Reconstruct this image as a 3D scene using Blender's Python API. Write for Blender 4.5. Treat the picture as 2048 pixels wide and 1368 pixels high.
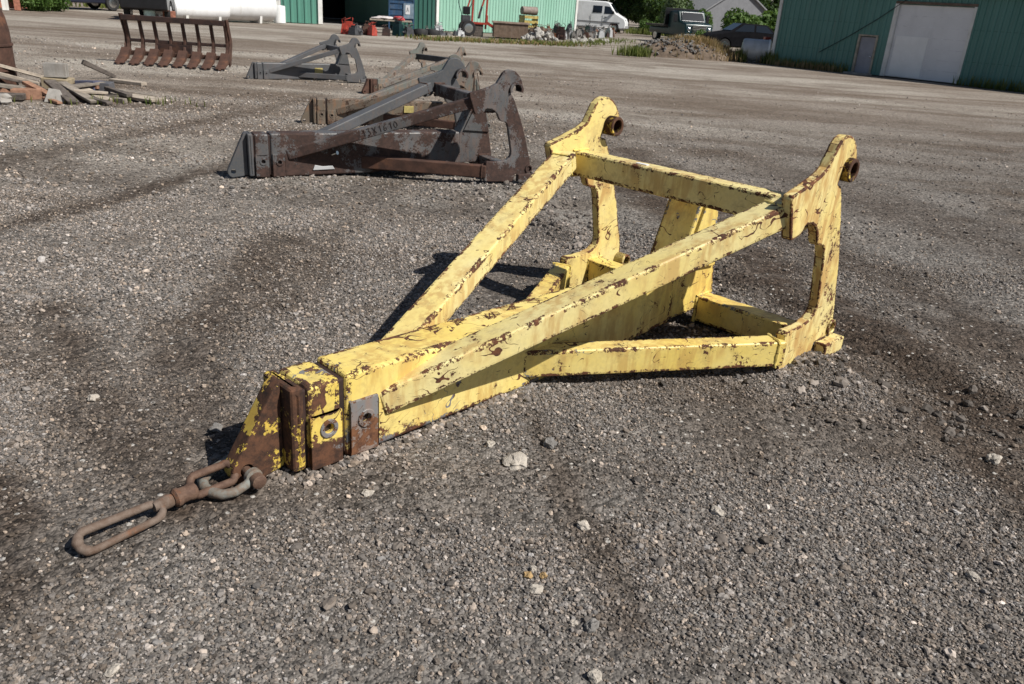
import bpy, bmesh, math, random
import numpy as np
from mathutils import Vector, Matrix, noise as mnoise

for o in list(bpy.data.objects):
    bpy.data.objects.remove(o)
SC = bpy.context.scene
COL = SC.collection
R = math.radians
random.seed(7)

# ------------------------------------------------------------------ camera, world, sun, exposure
CAM_H = 1.55
pitch, roll = R(22.817), R(3.94)
cam_d = bpy.data.cameras.new('camera')
cam = bpy.data.objects.new('camera', cam_d)
COL.objects.link(cam)
fwd = Vector((0, math.cos(pitch), -math.sin(pitch)))
up0 = Vector((0, math.sin(pitch), math.cos(pitch)))
x0 = Vector((1, 0, 0))
right = x0 * math.cos(roll) + up0 * math.sin(roll)
upv = up0 * math.cos(roll) - x0 * math.sin(roll)
cam.matrix_world = Matrix(((right.x, upv.x, -fwd.x, 0), (right.y, upv.y, -fwd.y, 0),
                           (right.z, upv.z, -fwd.z, CAM_H), (0, 0, 0, 1)))
cam_d.sensor_width = 36
cam_d.lens = 36 * 1598 / 2048
cam_d.clip_start = 0.05
cam_d.clip_end = 2000
cam_d.dof.use_dof = True
cam_d.dof.focus_distance = 3.3
cam_d.dof.aperture_fstop = 11.0
SC.camera = cam

SUN_EL, SUN_AZ = R(47), R(-25)
world = bpy.data.worlds.new('World')
SC.world = world
world.use_nodes = True
wn = world.node_tree
sky = wn.nodes.new('ShaderNodeTexSky')
sky.sky_type = 'NISHITA'
sky.sun_disc = False
sky.sun_elevation = SUN_EL
sky.sun_rotation = R(90) - SUN_AZ
wn.links.new(sky.outputs[0], wn.nodes['Background'].inputs[0])
wn.nodes['Background'].inputs[1].default_value = 0.05
sd = bpy.data.lights.new('sun', 'SUN')
sd.energy = 5.0
sd.angle = R(0.55)
sd.color = (1.0, 0.955, 0.88)
sun = bpy.data.objects.new('sun', sd)
COL.objects.link(sun)
sdir = Vector((math.cos(SUN_AZ) * math.cos(SUN_EL), math.sin(SUN_AZ) * math.cos(SUN_EL), math.sin(SUN_EL)))
sun.rotation_euler = sdir.to_track_quat('Z', 'Y').to_euler()
sun.location = sdir * 30
vs = SC.view_settings
vs.view_transform = 'Standard'
vs.look = 'None'
vs.gamma = 1.0
vs.exposure = 0.22
try:
    SC.cycles.use_denoising = True
    SC.cycles.max_bounces = 6
    SC.cycles.transparent_max_bounces = 8
    SC.cycles.sample_clamp_indirect = 6
except Exception:
    pass


# ------------------------------------------------------------------ material helpers
class NB:
    def __init__(self, name):
        self.m = bpy.data.materials.new(name)
        self.m.use_nodes = True
        self.t = self.m.node_tree
        self.p = self.t.nodes['Principled BSDF']
        self.tc = None

    def node(self, typ, **kw):
        n = self.t.nodes.new(typ)
        for k, v in kw.items():
            setattr(n, k, v)
        return n

    def put(self, sock, v):
        if isinstance(v, bpy.types.NodeSocket):
            self.t.links.new(v, sock)
        elif v is not None:
            if isinstance(v, (tuple, list)) and len(v) == 3 and sock.type == 'RGBA':
                v = (*v, 1)
            sock.default_value = v

    def obj(self):
        if not self.tc:
            self.tc = self.node('ShaderNodeTexCoord')
        return self.tc.outputs['Object']

    def pos(self):
        return self.node('ShaderNodeNewGeometry').outputs['Position']

    def mapv(self, vec, scale=(1, 1, 1), rot=(0, 0, 0), loc=(0, 0, 0)):
        n = self.node('ShaderNodeMapping')
        self.put(n.inputs['Vector'], vec)
        n.inputs['Scale'].default_value = scale
        n.inputs['Rotation'].default_value = rot
        n.inputs['Location'].default_value = loc
        return n.outputs[0]

    def noise(self, vec, scale, detail=4, rough=.55, dist=0, color=False):
        n = self.node('ShaderNodeTexNoise')
        self.put(n.inputs['Vector'], vec)
        n.inputs['Scale'].default_value = scale
        n.inputs['Detail'].default_value = detail
        n.inputs['Roughness'].default_value = rough
        n.inputs['Distortion'].default_value = dist
        return n.outputs['Color' if color else 'Fac']

    def voro(self, vec, scale, feature='F1', out='Distance', rnd=1):
        n = self.node('ShaderNodeTexVoronoi', feature=feature)
        self.put(n.inputs['Vector'], vec)
        n.inputs['Scale'].default_value = scale
        n.inputs['Randomness'].default_value = rnd
        return n.outputs[out]

    def math(self, op, a, b=0.0, clamp=False):
        n = self.node('ShaderNodeMath', operation=op)
        n.use_clamp = clamp
        self.put(n.inputs[0], a)
        self.put(n.inputs[1], b)
        return n.outputs[0]

    def ramp(self, v, lo, hi, a=0.0, b=1.0):
        n = self.node('ShaderNodeMapRange')
        n.interpolation_type = 'SMOOTHSTEP'
        self.put(n.inputs[0], v)
        for i, q in enumerate((lo, hi, a, b)):
            self.put(n.inputs[i + 1], q)
        return n.outputs[0]

    def mix(self, f, a, b, mode='MIX'):
        n = self.node('ShaderNodeMix', data_type='RGBA', blend_type=mode)
        self.put(n.inputs[0], f)
        self.put(n.inputs[6], a)
        self.put(n.inputs[7], b)
        return n.outputs[2]

    def bump(self, h, strength=.3, dist=.01, normal=None):
        n = self.node('ShaderNodeBump')
        self.put(n.inputs['Height'], h)
        n.inputs['Strength'].default_value = strength
        n.inputs['Distance'].default_value = dist
        if normal is not None:
            self.put(n.inputs['Normal'], normal)
        return n.outputs[0]

    def edge(self):
        """0 on flats, 1 on the rounded edges (stored on the mesh when the edges are rounded)"""
        return self.node('ShaderNodeAttribute', attribute_name='edge').outputs['Fac']

    def out(self, color=None, rough=.6, metal=0.0, normal=None, spec=None, **kw):
        self.put(self.p.inputs['Base Color'], color)
        self.put(self.p.inputs['Roughness'], rough)
        self.put(self.p.inputs['Metallic'], metal)
        if normal is not None:
            self.put(self.p.inputs['Normal'], normal)
        if spec is not None:
            self.put(self.p.inputs['Specular IOR Level'], spec)
        for k, v in kw.items():
            self.put(self.p.inputs[k], v)
        return self.m


def paint_mat(name, paint_a, paint_b, rust_a, rust_b, chip=.64, chip_big=0.0, edge_r=.012, edge_k=2.4,
              scratch=.0068, primer=None, rough=.45, streak=.1, big=2.6, skirt=0):
    """weathered paint on steel: faded coat, rust at the edges, chips, wandering scratches, rust stains"""
    n = NB(name)
    v = n.obj()
    fade = n.noise(v, 2.3, 5, .6)
    fine = n.noise(v, 55, 6, .75)
    mid = n.noise(v, 9, 8, .68)
    col = n.mix(n.ramp(fade, .35, .65), paint_a, paint_b)
    col = n.mix(n.ramp(n.noise(v, 60, 3), .3, .8, 0, .16), col, (.25, .2, .12))
    # run-down rust stains, long in z
    st = n.noise(n.mapv(v, (7, 7, 1.6)), 3.5, 5, .6)
    stain = n.math('MULTIPLY', n.ramp(st, .40, .60), n.ramp(n.noise(n.mapv(v, loc=(5, 1, 3)), 2.4, 4, .6), .43, .56))
    col = n.mix(n.math('MULTIPLY', stain, streak * 5, True), col, n.mix(.4, (.36, .15, .055), paint_a))
    # chips
    gate = n.ramp(n.noise(v, 1.7, 3, .5), .44, .62)
    c1 = n.ramp(n.math('ADD', mid, n.math('MULTIPLY', n.math('SUBTRACT', fine, .5), .55)), chip, chip + .015)
    chips = n.math('MULTIPLY', c1, n.math('ADD', n.math('MULTIPLY', gate, .85), .15))
    chips = n.ramp(chips, .25, .6)
    if chip_big:
        b = n.math('ADD', n.noise(v, big, 9, .62), n.math('MULTIPLY', n.math('SUBTRACT', fine, .5), .34))
        chips = n.math('MAXIMUM', chips, n.ramp(b, chip_big, chip_big + .015))
    # scratches: contour lines of two slow noises
    for sc_, dd, mk in ((3.1, .5, 2.3), (7, .4, 3.3)):
        vv = n.mapv(v, (1, 1, 1.5), (.4, .2, .9), (mk, 0, 1))
        s = n.math('ABSOLUTE', n.math('SUBTRACT', n.noise(vv, sc_, 3, .5, dd), .5))
        wid = n.ramp(n.noise(v, 7 + mk, 2), .42, .70, 0.0, scratch * 1.5)
        s = n.math('LESS_THAN', s, wid)
        s = n.math('MULTIPLY', s, n.math('GREATER_THAN', n.noise(vv, mk, 3, .6), .485))
        chips = n.math('MAXIMUM', chips, s)
    # straight fine scrapes
    sp = n.noise(n.mapv(v, (3.2, 3.2, 46), (.25, .5, 0)), 3, 3, .55)
    sp = n.math('MULTIPLY', n.math('GREATER_THAN', sp, .69), n.math('GREATER_THAN', n.noise(v, 2.9, 2), .52))
    chips = n.math('MAXIMUM', chips, sp)
    # edges
    e = n.edge()
    wob = n.math('ADD', n.math('MULTIPLY', n.noise(v, 9, 6, .7), .62), n.math('MULTIPLY', fine, .68))
    em = n.ramp(n.math('ADD', n.math('MULTIPLY', n.ramp(e, 0, 1), .165 * edge_k / 2.4), wob), .86, .885)
    mask = n.math('MAXIMUM', chips, em)
    if skirt:  # rusted through along the foot where the steel sits in wet gravel
        sz = n.node('ShaderNodeSeparateXYZ')
        n.put(sz.inputs[0], v)
        zz = n.math('ADD', sz.outputs['Z'], n.math('ADD', n.math('MULTIPLY', n.math('SUBTRACT', mid, .5), -.10), n.math('MULTIPLY', n.math('SUBTRACT', fine, .5), -.06)))
        mask = n.math('MAXIMUM', mask, n.ramp(zz, skirt, skirt - .006))
    rust = n.mix(n.ramp(n.noise(v, 30, 8, .78), .38, .64), rust_a, rust_b)
    rust = n.mix(n.ramp(n.noise(v, 7, 5, .7), .5, .7, 0, .55), rust, tuple(min(1, x * 1.5) for x in rust_b))
    if primer:
        pm = n.ramp(n.math('ADD', n.noise(n.mapv(v, loc=(4, 2, 7)), 3.3, 7, .6), n.math('MULTIPLY', n.math('SUBTRACT', fine, .5), .2)), .60, .62)
        rust = n.mix(pm, rust, primer)
    halo = n.math('MULTIPLY', n.ramp(n.math('ADD', mid, n.math('MULTIPLY', gate, .05)), chip - .09, chip), .35)
    col = n.mix(halo, col, n.mix(.6, paint_b, rust_b))
    col = n.mix(mask, col, rust)
    h = n.math('SUBTRACT', n.math('MULTIPLY', n.noise(v, 120, 3), .12), n.math('MULTIPLY', mask, .5))
    rg = n.math('ADD', rough, n.math('MULTIPLY', mask, .42))
    return n.out(col, rg, 0, n.bump(h, .5, .003), .4)


YELLOW = paint_mat('yellow_paint', (.755, .61, .225), (.775, .67, .325), (.045, .020, .012), (.14, .054, .024),
                   chip=.63, edge_r=.016, edge_k=3.1, primer=None, streak=.15)
YELLOW_B = paint_mat('yellow_paint_fresh', (.755, .575, .15), (.775, .63, .23), (.045, .020, .012), (.14, .054, .024),
                     chip=.625, edge_r=.016, edge_k=3.2, primer=(.17, .17, .175), streak=.13, skirt=.03)
YELLOW_H = paint_mat('yellow_paint_stained', (.755, .60, .215), (.775, .66, .31), (.05, .022, .013), (.16, .060, .025),
                     chip=.60, edge_r=.016, edge_k=3.7, streak=.2)
YELLOW_WORN = paint_mat('yellow_paint_worn', (.73, .55, .11), (.78, .63, .22), (.04, .020, .013), (.12, .052, .027),
                        chip=.60, chip_big=.535, edge_r=.02, edge_k=3.4, primer=(.17, .17, .175), streak=.16, big=7, skirt=.11)
PATCH = paint_mat('bare_plate', (.17, .17, .18), (.22, .215, .21), (.06, .026, .016), (.17, .075, .035),
                  chip=.56, chip_big=.52, edge_r=.016, edge_k=3, rough=.5, big=8)
NOSE = paint_mat('yellow_nose', (.68, .48, .07), (.72, .56, .14), (.032, .018, .013), (.105, .048, .026),
                 chip=.56, chip_big=.475, edge_r=.02, edge_k=4, rough=.5, big=8)
DARKRUST = paint_mat('grey_paint_rusted', (.080, .084, .092), (.115, .12, .13), (.034, .021, .018), (.068, .038, .030),
                     chip=.60, chip_big=.475, edge_r=.016, edge_k=2.2, rough=.42, scratch=.003, streak=.04)
GREYPAINT = paint_mat('grey_paint', (.070, .076, .086), (.095, .10, .112), (.04, .03, .026), (.08, .05, .035),
                      chip=.70, edge_r=.012, edge_k=1.0, rough=.45, scratch=.0012, streak=.015)
TANPAINT = paint_mat('tan_weathered_paint', (.135, .108, .082), (.18, .152, .125), (.04, .025, .02), (.085, .05, .032),
                     chip=.60, chip_big=.60, edge_r=.016, edge_k=2.6, rough=.6)
FADED = paint_mat('faded_grey_green', (.125, .14, .13), (.17, .155, .145), (.045, .03, .024), (.09, .052, .036),
                  chip=.62, chip_big=.62, edge_r=.016, edge_k=2, rough=.6)


def rust_mat(name, a, b, c, scale=18, rough=.75):
    n = NB(name)
    v = n.obj()
    col = n.mix(n.ramp(n.noise(v, scale, 8, .7), .35, .65), a, b)
    col = n.mix(n.ramp(n.noise(v, scale * .4, 5, .65), .55, .68), col, c)
    h = n.noise(v, scale * 4, 6, .7)
    return n.out(col, rough, 0, n.bump(h, .6, .004), .35)


CHAIN = rust_mat('chain_rust', (.085, .048, .034), (.15, .092, .064), (.18, .068, .028), 24)
CHAIN_GREY = rust_mat('chain_worn_steel', (.10, .062, .042), (.17, .13, .105), (.22, .08, .03), 15)
SHACKLE = rust_mat('shackle_galvanised', (.20, .22, .205), (.16, .115, .085), (.12, .065, .042), 20)
RUST = rust_mat('rust_brown', (.05, .027, .02), (.095, .048, .034), (.14, .065, .038), 7)
RUST_DK = rust_mat('rust_dark', (.026, .018, .017), (.055, .03, .024), (.09, .045, .03), 6, .6)
RUST_OR = rust_mat('rust_orange', (.12, .045, .024), (.22, .085, .034), (.08, .036, .024), 6)


def plain(name, col, rough=.6, metal=0, var=.25, scale=6, bump=.15, spec=.4, dirt=None):
    n = NB(name)
    v = n.obj()
    c = n.mix(n.ramp(n.noise(v, scale, 6, .65), .3, .7), tuple(x * (1 - var) for x in col), tuple(min(1, x * (1 + var)) for x in col))
    if dirt:
        c = n.mix(n.ramp(n.noise(n.mapv(v, (3, 3, .6)), scale * .6, 5, .6), .5, .75, 0, .6), c, dirt)
    return n.out(c, rough, metal, n.bump(n.noise(v, scale * 8, 4), bump, .01), spec)


WHITE = plain('white_paint', (.74, .75, .76), .35, 0, .06, 2, .03, .5, dirt=(.55, .53, .5))
WHITE_TRIM = plain('white_trim', (.72, .72, .70), .5, 0, .1, 3, .05, .4, dirt=(.42, .38, .33))
GLASS = NB('dark_glass').out((.012, .016, .022), .06, 0, None, .6)
RUBBER = plain('black_rubber', (.022, .022, .023), .75, 0, .3, 9)
BLACK = plain('black_paint', (.012, .012, .014), .3, 0, .2, 4)
BLACK_TARP = plain('black_cover', (.008, .008, .010), .9, 0, .3, 5, .3, .08)
CHROME = NB('bright_metal').out((.62, .63, .64), .25, 1)
STEEL = plain('galvanised_steel', (.46, .47, .48), .5, .2, .15, 3, .08)
STEEL_DK = plain('dark_steel', (.06, .062, .068), .5, .2, .35, 8)
NAVY = plain('navy_car_paint', (.022, .024, .040), .25, .2, .1, 3)
TRUCKGREEN = plain('dark_green_truck_paint', (.008, .026, .030), .3, .1, .15, 3)
RED = plain('red_paint', (.36, .045, .028), .5, 0, .25, 7, .1, .4, dirt=(.15, .05, .04))
BLUE = plain('blue_paint', (.035, .085, .17), .5, 0, .3, 7, .1, .4, dirt=(.12, .13, .14))
OCHRE = plain('ochre_paint', (.42, .33, .10), .6, 0, .3, 8, .1, .4, dirt=(.2, .15, .08))
CONCRETE = plain('concrete', (.30, .285, .265), .9, 0, .2, 5, .4, .2, dirt=(.2, .17, .14))
BINRUST = plain('rusted_bin', (.16, .115, .085), .8, 0, .25, 6, .3, .2, dirt=(.22, .18, .15))
PALESTONE = plain('pale_rubble', (.36, .345, .32), .9, 0, .3, 6, .5, .2)
GREYSTONE = plain('grey_rubble', (.15, .142, .135), .9, 0, .4, 7, .6, .2)
WOOD_GREY = plain('weathered_wood', (.20, .175, .15), .85, 0, .35, 10, .4, .2)
WOOD_PALE = plain('pale_wood', (.36, .31, .255), .8, 0, .25, 10, .3, .2)
WOOD_DARK = plain('dark_wood', (.105, .09, .08), .85, 0, .4, 12, .4, .2)
WOOD_RED = plain('reddish_wood', (.30, .17, .115), .85, 0, .3, 12, .4, .2)
BRICKRED = plain('brick_red', (.30, .13, .09), .9, 0, .3, 9, .4, .2)
LABELWHITE = plain('label_white', (.75, .76, .78), .5, 0, .05, 5, 0)
LABELYELLOW = plain('tag_yellow', (.46, .38, .14), .6, 0, .2, 14, .1)
CHALK = plain('chalk_mark', (.42, .43, .44), .9, 0, .3, 30, .1)
INK = plain('dark_print', (.03, .03, .035), .7, 0, .1, 9, 0)
ROOF = plain('grey_shingles', (.22, .225, .24), .9, 0, .15, 5, .3, .2)
ROOF_OR = plain('brown_orange_roof', (.34, .17, .10), .9, 0, .2, 5, .3, .2)
SIDING = plain('grey_siding', (.17, .175, .19), .8, 0, .1, 3, .1)
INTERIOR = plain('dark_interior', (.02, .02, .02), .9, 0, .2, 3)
TARP_RED = plain('red_cloth', (.42, .05, .06), .8, 0, .3, 6, .3)


def metal_wall(name, a, b):
    n = NB(name)
    v = n.pos()
    c = n.mix(n.ramp(n.noise(n.mapv(v, (1, 1, .25)), 1.3, 5, .6), .3, .7), a, b)
    c = n.mix(n.ramp(n.noise(n.mapv(v, (6, 6, .5)), 2.2, 4, .6), .56, .75, 0, .35), c, (.18, .17, .15))
    return n.out(c, .42, 0, n.bump(n.noise(v, 14, 3), .05, .01), .45)


GREEN_WALL = metal_wall('green_ribbed_metal', (.085, .235, .185), (.105, .275, .215))
GREEN_PALE = metal_wall('pale_green_ribbed_metal', (.25, .46, .36), (.30, .52, .42))
GREEN_TEAL = metal_wall('teal_ribbed_metal', (.085, .215, .19), (.105, .25, .225))
GREEN_DEEP = metal_wall('deep_green_ribbed_metal', (.030, .10, .082), (.04, .13, .105))


def leaf_mat(name, a, b):
    n = NB(name)
    v = n.pos()
    c = n.mix(n.ramp(n.noise(v, 1.4, 4, .6), .3, .7), a, b)
    c = n.mix(n.ramp(n.noise(v, 9, 2), .4, .7, 0, .5), c, tuple(x * 1.5 for x in b))
    m = n.out(c, .55, 0, None, .3)
    tr = n.node('ShaderNodeBsdfTranslucent')
    n.put(tr.inputs[0], n.mix(.5, c, (.14, .22, .02)))
    ms = n.node('ShaderNodeMixShader')
    ms.inputs[0].default_value = .28
    n.t.links.new(n.p.outputs[0], ms.inputs[1])
    n.t.links.new(tr.outputs[0], ms.inputs[2])
    n.t.links.new(ms.outputs[0], n.t.nodes['Material Output'].inputs[0])
    return m


LEAF = leaf_mat('tree_leaf', (.022, .045, .014), (.045, .085, .022))
LEAF_LT = leaf_mat('bush_leaf', (.05, .10, .02), (.10, .17, .045))
LEAF_SILVER = leaf_mat('silver_leaf', (.10, .15, .07), (.19, .25, .13))
GRASS = leaf_mat('weed_grass', (.08, .12, .025), (.19, .20, .06))
DRYGRASS = leaf_mat('dry_grass', (.25, .155, .075), (.36, .26, .14))
BARK = plain('bark', (.07, .052, .04), .9, 0, .3, 12, .6, .2)


# ground
def ground_mat():
    n = NB('gravel_ground')
    v = n.pos()
    sep = n.node('ShaderNodeSeparateXYZ')
    n.put(sep.inputs[0], v)
    Y = sep.outputs['Y']
    X = sep.outputs['X']
    big = n.noise(v, .45, 4, .6)
    track = n.noise(n.mapv(v, (.22, .95, 1), (0, 0, R(-10))), 1.0, 5, .6)
    pat = n.noise(v, 1.5, 4, .62)
    dirt = n.mix(n.ramp(pat, .35, .65), (.072, .056, .044), (.125, .102, .083))
    gravel = n.mix(n.ramp(pat, .3, .7), (.125, .114, .104), (.18, .166, .152))
    mask = n.math('ADD', n.math('MULTIPLY', big, .55), n.math('MULTIPLY', track, .45))
    dm = n.node('ShaderNodeAttribute', attribute_name='dirt').outputs['Fac']
    col = n.mix(n.ramp(mask, .38, .52), dirt, gravel)
    # compacted pale dust beyond loose gravel, plus sun-angle brightening painted in toward the left
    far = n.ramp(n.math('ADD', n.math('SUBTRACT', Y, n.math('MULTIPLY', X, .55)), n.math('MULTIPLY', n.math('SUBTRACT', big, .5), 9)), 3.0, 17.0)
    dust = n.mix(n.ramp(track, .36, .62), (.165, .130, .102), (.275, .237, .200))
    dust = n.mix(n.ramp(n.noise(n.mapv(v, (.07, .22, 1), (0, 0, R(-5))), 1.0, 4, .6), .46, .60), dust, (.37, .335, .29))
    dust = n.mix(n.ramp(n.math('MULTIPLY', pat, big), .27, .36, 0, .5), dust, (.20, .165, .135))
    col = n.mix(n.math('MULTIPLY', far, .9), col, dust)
    packed = n.mix(n.ramp(Y, 5, 20), (.058, .043, .033), (.140, .108, .084))
    col = n.mix(n.math('MULTIPLY', dm, n.ramp(n.noise(v, 5, 4, .65), .25, .6, .55, 1.0)), col, packed)
    # single grains
    def grains(scale):
        q = n.node('ShaderNodeTexVoronoi')
        n.put(q.inputs['Vector'], v)
        q.inputs['Scale'].default_value = scale
        sp_ = n.node('ShaderNodeSeparateColor')
        n.put(sp_.inputs[0], q.outputs['Color'])
        return q.outputs['Distance'], sp_.outputs
    d1, c1 = grains(95)
    d2, c2 = grains(40)
    k = n.math('ADD', n.math('MULTIPLY', c1[0], .55), n.math('MULTIPLY', c2[1], .45))
    k = n.ramp(k, .1, .95, .42, 1.62)
    kk = n.math('ADD', n.math('MULTIPLY', n.math('SUBTRACT', k, 1.0), n.ramp(Y, 4, 45, 1.0, .6)), 1.0)
    cc = n.node('ShaderNodeCombineColor')
    for i in range(3):
        n.put(cc.inputs[i], kk)
    col = n.mix(1.0, col, cc.outputs[0], 'MULTIPLY')
    white = n.math('MULTIPLY', n.math('GREATER_THAN', c2[0], n.ramp(Y, 4, 10, .94, .985)), n.math('LESS_THAN', d2, .36))
    col = n.mix(n.math('MULTIPLY', white, .8), col, (.46, .44, .41))
    h = n.math('ADD', n.math('MULTIPLY', d1, -.35), n.math('MULTIPLY', d2, -.65))
    h = n.math('ADD', h, n.math('MULTIPLY', n.noise(v, 12, 3, .65), .8))
    return n.out(col, .95, 0, n.bump(h, .8, .02), .15)


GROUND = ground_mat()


def pebble_mat():
    n = NB('gravel_stone')
    a = n.node('ShaderNodeAttribute', attribute_type='INSTANCER', attribute_name='tone')
    b = n.node('ShaderNodeAttribute', attribute_type='INSTANCER', attribute_name='warm')
    tone, warm = a.outputs['Fac'], b.outputs['Fac']
    c = n.mix(warm, (.158, .151, .147), (.195, .155, .122))
    cc = n.node('ShaderNodeCombineColor')
    for i in range(3):
        n.put(cc.inputs[i], tone)
    c = n.mix(1.0, c, cc.outputs[0], 'MULTIPLY')
    return n.out(c, .8, 0, None, .25)


PEBBLE = pebble_mat()


# ------------------------------------------------------------------ geometry helpers
def obj(name, bm, m, parent=None, bevel=0, seg=2, smooth=False, ang=30, label=None, wear=None, even=True):
    wear = WEAR[0] if wear is None else wear
    if bevel:
        bmesh.ops.remove_doubles(bm, verts=bm.verts, dist=1e-5)
        bm.normal_update()
        es = [e for e in bm.edges if len(e.link_faces) == 2 and e.calc_face_angle(0) > R(ang)]
        if es:
            res = bmesh.ops.bevel(bm, geom=es, offset=bevel, segments=seg, profile=.6, affect='EDGES', clamp_overlap=True)
            if wear:
                lay = bm.verts.layers.float.new('edge')
                for f in res['faces']:
                    for v in f.verts:
                        v[lay] = 1.0
                bf = set(res['faces'])
                flat = [f for f in bm.faces if f not in bf and f.calc_area() > 4 * wear * wear]
                before = set(bm.verts)
                bmesh.ops.inset_individual(bm, faces=flat, thickness=wear, use_even_offset=even)
                for v in bm.verts:
                    if v not in before:
                        v[lay] = 0.0
    bmesh.ops.recalc_face_normals(bm, faces=bm.faces)
    me = bpy.data.meshes.new(name)
    bm.to_mesh(me)
    bm.free()
    me.materials.append(m)
    if smooth:
        me.polygons.foreach_set('use_smooth', [True] * len(me.polygons))
        try:
            me.set_sharp_from_angle(angle=R(38))
        except Exception:
            pass
    o = bpy.data.objects.new(name, me)
    COL.objects.link(o)
    o.parent = parent
    if label:
        o['label'] = label
    return o


WEAR = [0]


def B():
    return bmesh.new()


def tag(o, label, cat, group=None):
    o['label'] = label
    o['category'] = cat
    if group:
        o['group'] = group
    return o


def thing(name, label, cat, loc=(0, 0, 0), rz=0, group=None, s=1):
    o = bpy.data.objects.new(name, None)
    COL.objects.link(o)
    o.location = loc
    o.rotation_euler = (0, 0, rz)
    o.scale = (s, s, s)
    o.empty_display_size = .2
    return tag(o, label, cat, group)


def copy_tree(o, parent=None):
    c = o.copy()
    COL.objects.link(c)
    c.parent = parent
    for ch in o.children:
        copy_tree(ch, c)
    return c


def hexa(bm, P):
    v = [bm.verts.new(p) for p in P]
    for f in ((0, 3, 2, 1), (4, 5, 6, 7), (0, 1, 5, 4), (1, 2, 6, 5), (2, 3, 7, 6), (3, 0, 4, 7)):
        bm.faces.new([v[i] for i in f])


def box(bm, c, s, mtx=None):
    c = Vector(c)
    P = []
    for z in (-.5, .5):
        for x, y in ((-.5, -.5), (.5, -.5), (.5, .5), (-.5, .5)):
            q = Vector((x * s[0], y * s[1], z * s[2]))
            if mtx is not None:
                q = mtx @ q
            P.append(c + q)
    hexa(bm, P)
    return bm


def box2(bm, a, b):
    return box(bm, [(a[i] + b[i]) / 2 for i in range(3)], [abs(b[i] - a[i]) for i in range(3)])


def beam(bm, p0, p1, w, h, up=(0, 0, 1)):
    p0, p1 = Vector(p0), Vector(p1)
    d = (p1 - p0).normalized()
    s = d.cross(Vector(up)).normalized()
    u = s.cross(d)
    P = []
    for p in (p0, p1):
        for a, b in ((-1, -1), (1, -1), (1, 1), (-1, 1)):
            P.append(p + s * a * w / 2 + u * b * h / 2)
    hexa(bm, P)
    return bm


def prism(bm, pts, a, b, axis='y'):
    def q(p, t):
        return {'y': (p[0], t, p[1]), 'x': (t, p[0], p[1]), 'z': (p[0], p[1], t)}[axis]
    A = [bm.verts.new(q(p, a)) for p in pts]
    C = [bm.verts.new(q(p, b)) for p in pts]
    bm.faces.new(A)
    bm.faces.new(C[::-1])
    k = len(pts)
    for i in range(k):
        bm.faces.new((A[i], C[i], C[(i + 1) % k], A[(i + 1) % k]))
    return bm


def tube(bm, pts, r, seg=10, closed=False):
    pts = [Vector(p) for p in pts]
    k = len(pts)
    rs = r if isinstance(r, (list, tuple)) else [r] * k
    rings = []
    ref = Vector((0, 0, 1))
    for i, p in enumerate(pts):
        if closed:
            d = pts[(i + 1) % k] - pts[i - 1]
        else:
            d = pts[min(i + 1, k - 1)] - pts[max(i - 1, 0)]
        d.normalize()
        s = d.cross(ref)
        if s.length < .1:
            s = d.cross(Vector((1, 0, 0)))
        s.normalize()
        u = s.cross(d)
        rings.append([bm.verts.new(p + (s * math.cos(t) + u * math.sin(t)) * rs[i]) for t in (2 * math.pi * j / seg for j in range(seg))])
    n = k if closed else k - 1
    for i in range(n):
        A, C = rings[i], rings[(i + 1) % k]
        for j in range(seg):
            bm.faces.new((A[j], A[(j + 1) % seg], C[(j + 1) % seg], C[j]))
    if not closed:
        bm.faces.new(rings[0][::-1])
        bm.faces.new(rings[-1])
    return bm


def cyl(bm, p0, p1, r, seg=20, r1=None):
    return tube(bm, [p0, p1], [r, r if r1 is None else r1], seg)


def ring(bm, c, ro, ri, y0, y1, a0=0, a1=360, seg=24):
    """pipe section with its axis along y, from angle a0 to a1 in the xz plane"""
    full = abs(a1 - a0) >= 360
    k = seg if full else seg + 1
    L = []
    for i in range(k):
        t = R(a0 + (a1 - a0) * i / seg)
        co, si = math.cos(t), math.sin(t)
        L.append([bm.verts.new((c[0] + rr * co, yy, c[1] + rr * si)) for rr, yy in ((ro, y0), (ro, y1), (ri, y1), (ri, y0))])
    for i in range(seg):
        A, C = L[i], L[(i + 1) % k]
        for j in range(4):
            bm.faces.new((A[j], A[(j + 1) % 4], C[(j + 1) % 4], C[j]))
    if not full:
        bm.faces.new(L[0])
        bm.faces.new(L[-1][::-1])
    return bm


def lathe(bm, prof, p0, axis, seg=24):
    """prof: (r, t) along axis from p0"""
    p0, ax = Vector(p0), Vector(axis).normalized()
    s = ax.cross(Vector((0, 0, 1)))
    if s.length < .1:
        s = Vector((1, 0, 0))
    s.normalize()
    u = s.cross(ax)
    rings = [[bm.verts.new(p0 + ax * t + (s * math.cos(a) + u * math.sin(a)) * max(r, 1e-4)) for a in (2 * math.pi * j / seg for j in range(seg))] for r, t in prof]
    for A, C in zip(rings, rings[1:]):
        for j in range(seg):
            bm.faces.new((A[j], A[(j + 1) % seg], C[(j + 1) % seg], C[j]))
    bm.faces.new(rings[0][::-1])
    bm.faces.new(rings[-1])
    return bm


def rock(bm, c, r, seed=0, flat=.7, sub=2):
    res = bmesh.ops.create_icosphere(bm, subdivisions=sub, radius=1)
    off = Vector((seed * 3.7, seed * 1.3, seed * 2.1))
    sx, sy = random.uniform(.75, 1.25), random.uniform(.75, 1.25)
    for v in res['verts']:
        q = v.co.copy()
        k = 1 + .55 * mnoise.noise(q * 1.3 + off) + .2 * mnoise.noise(q * 3 + off)
        v.co = Vector((q.x * k * r * sx, q.y * k * r * sy, q.z * k * r * flat)) + Vector(c)
    return bm


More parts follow.
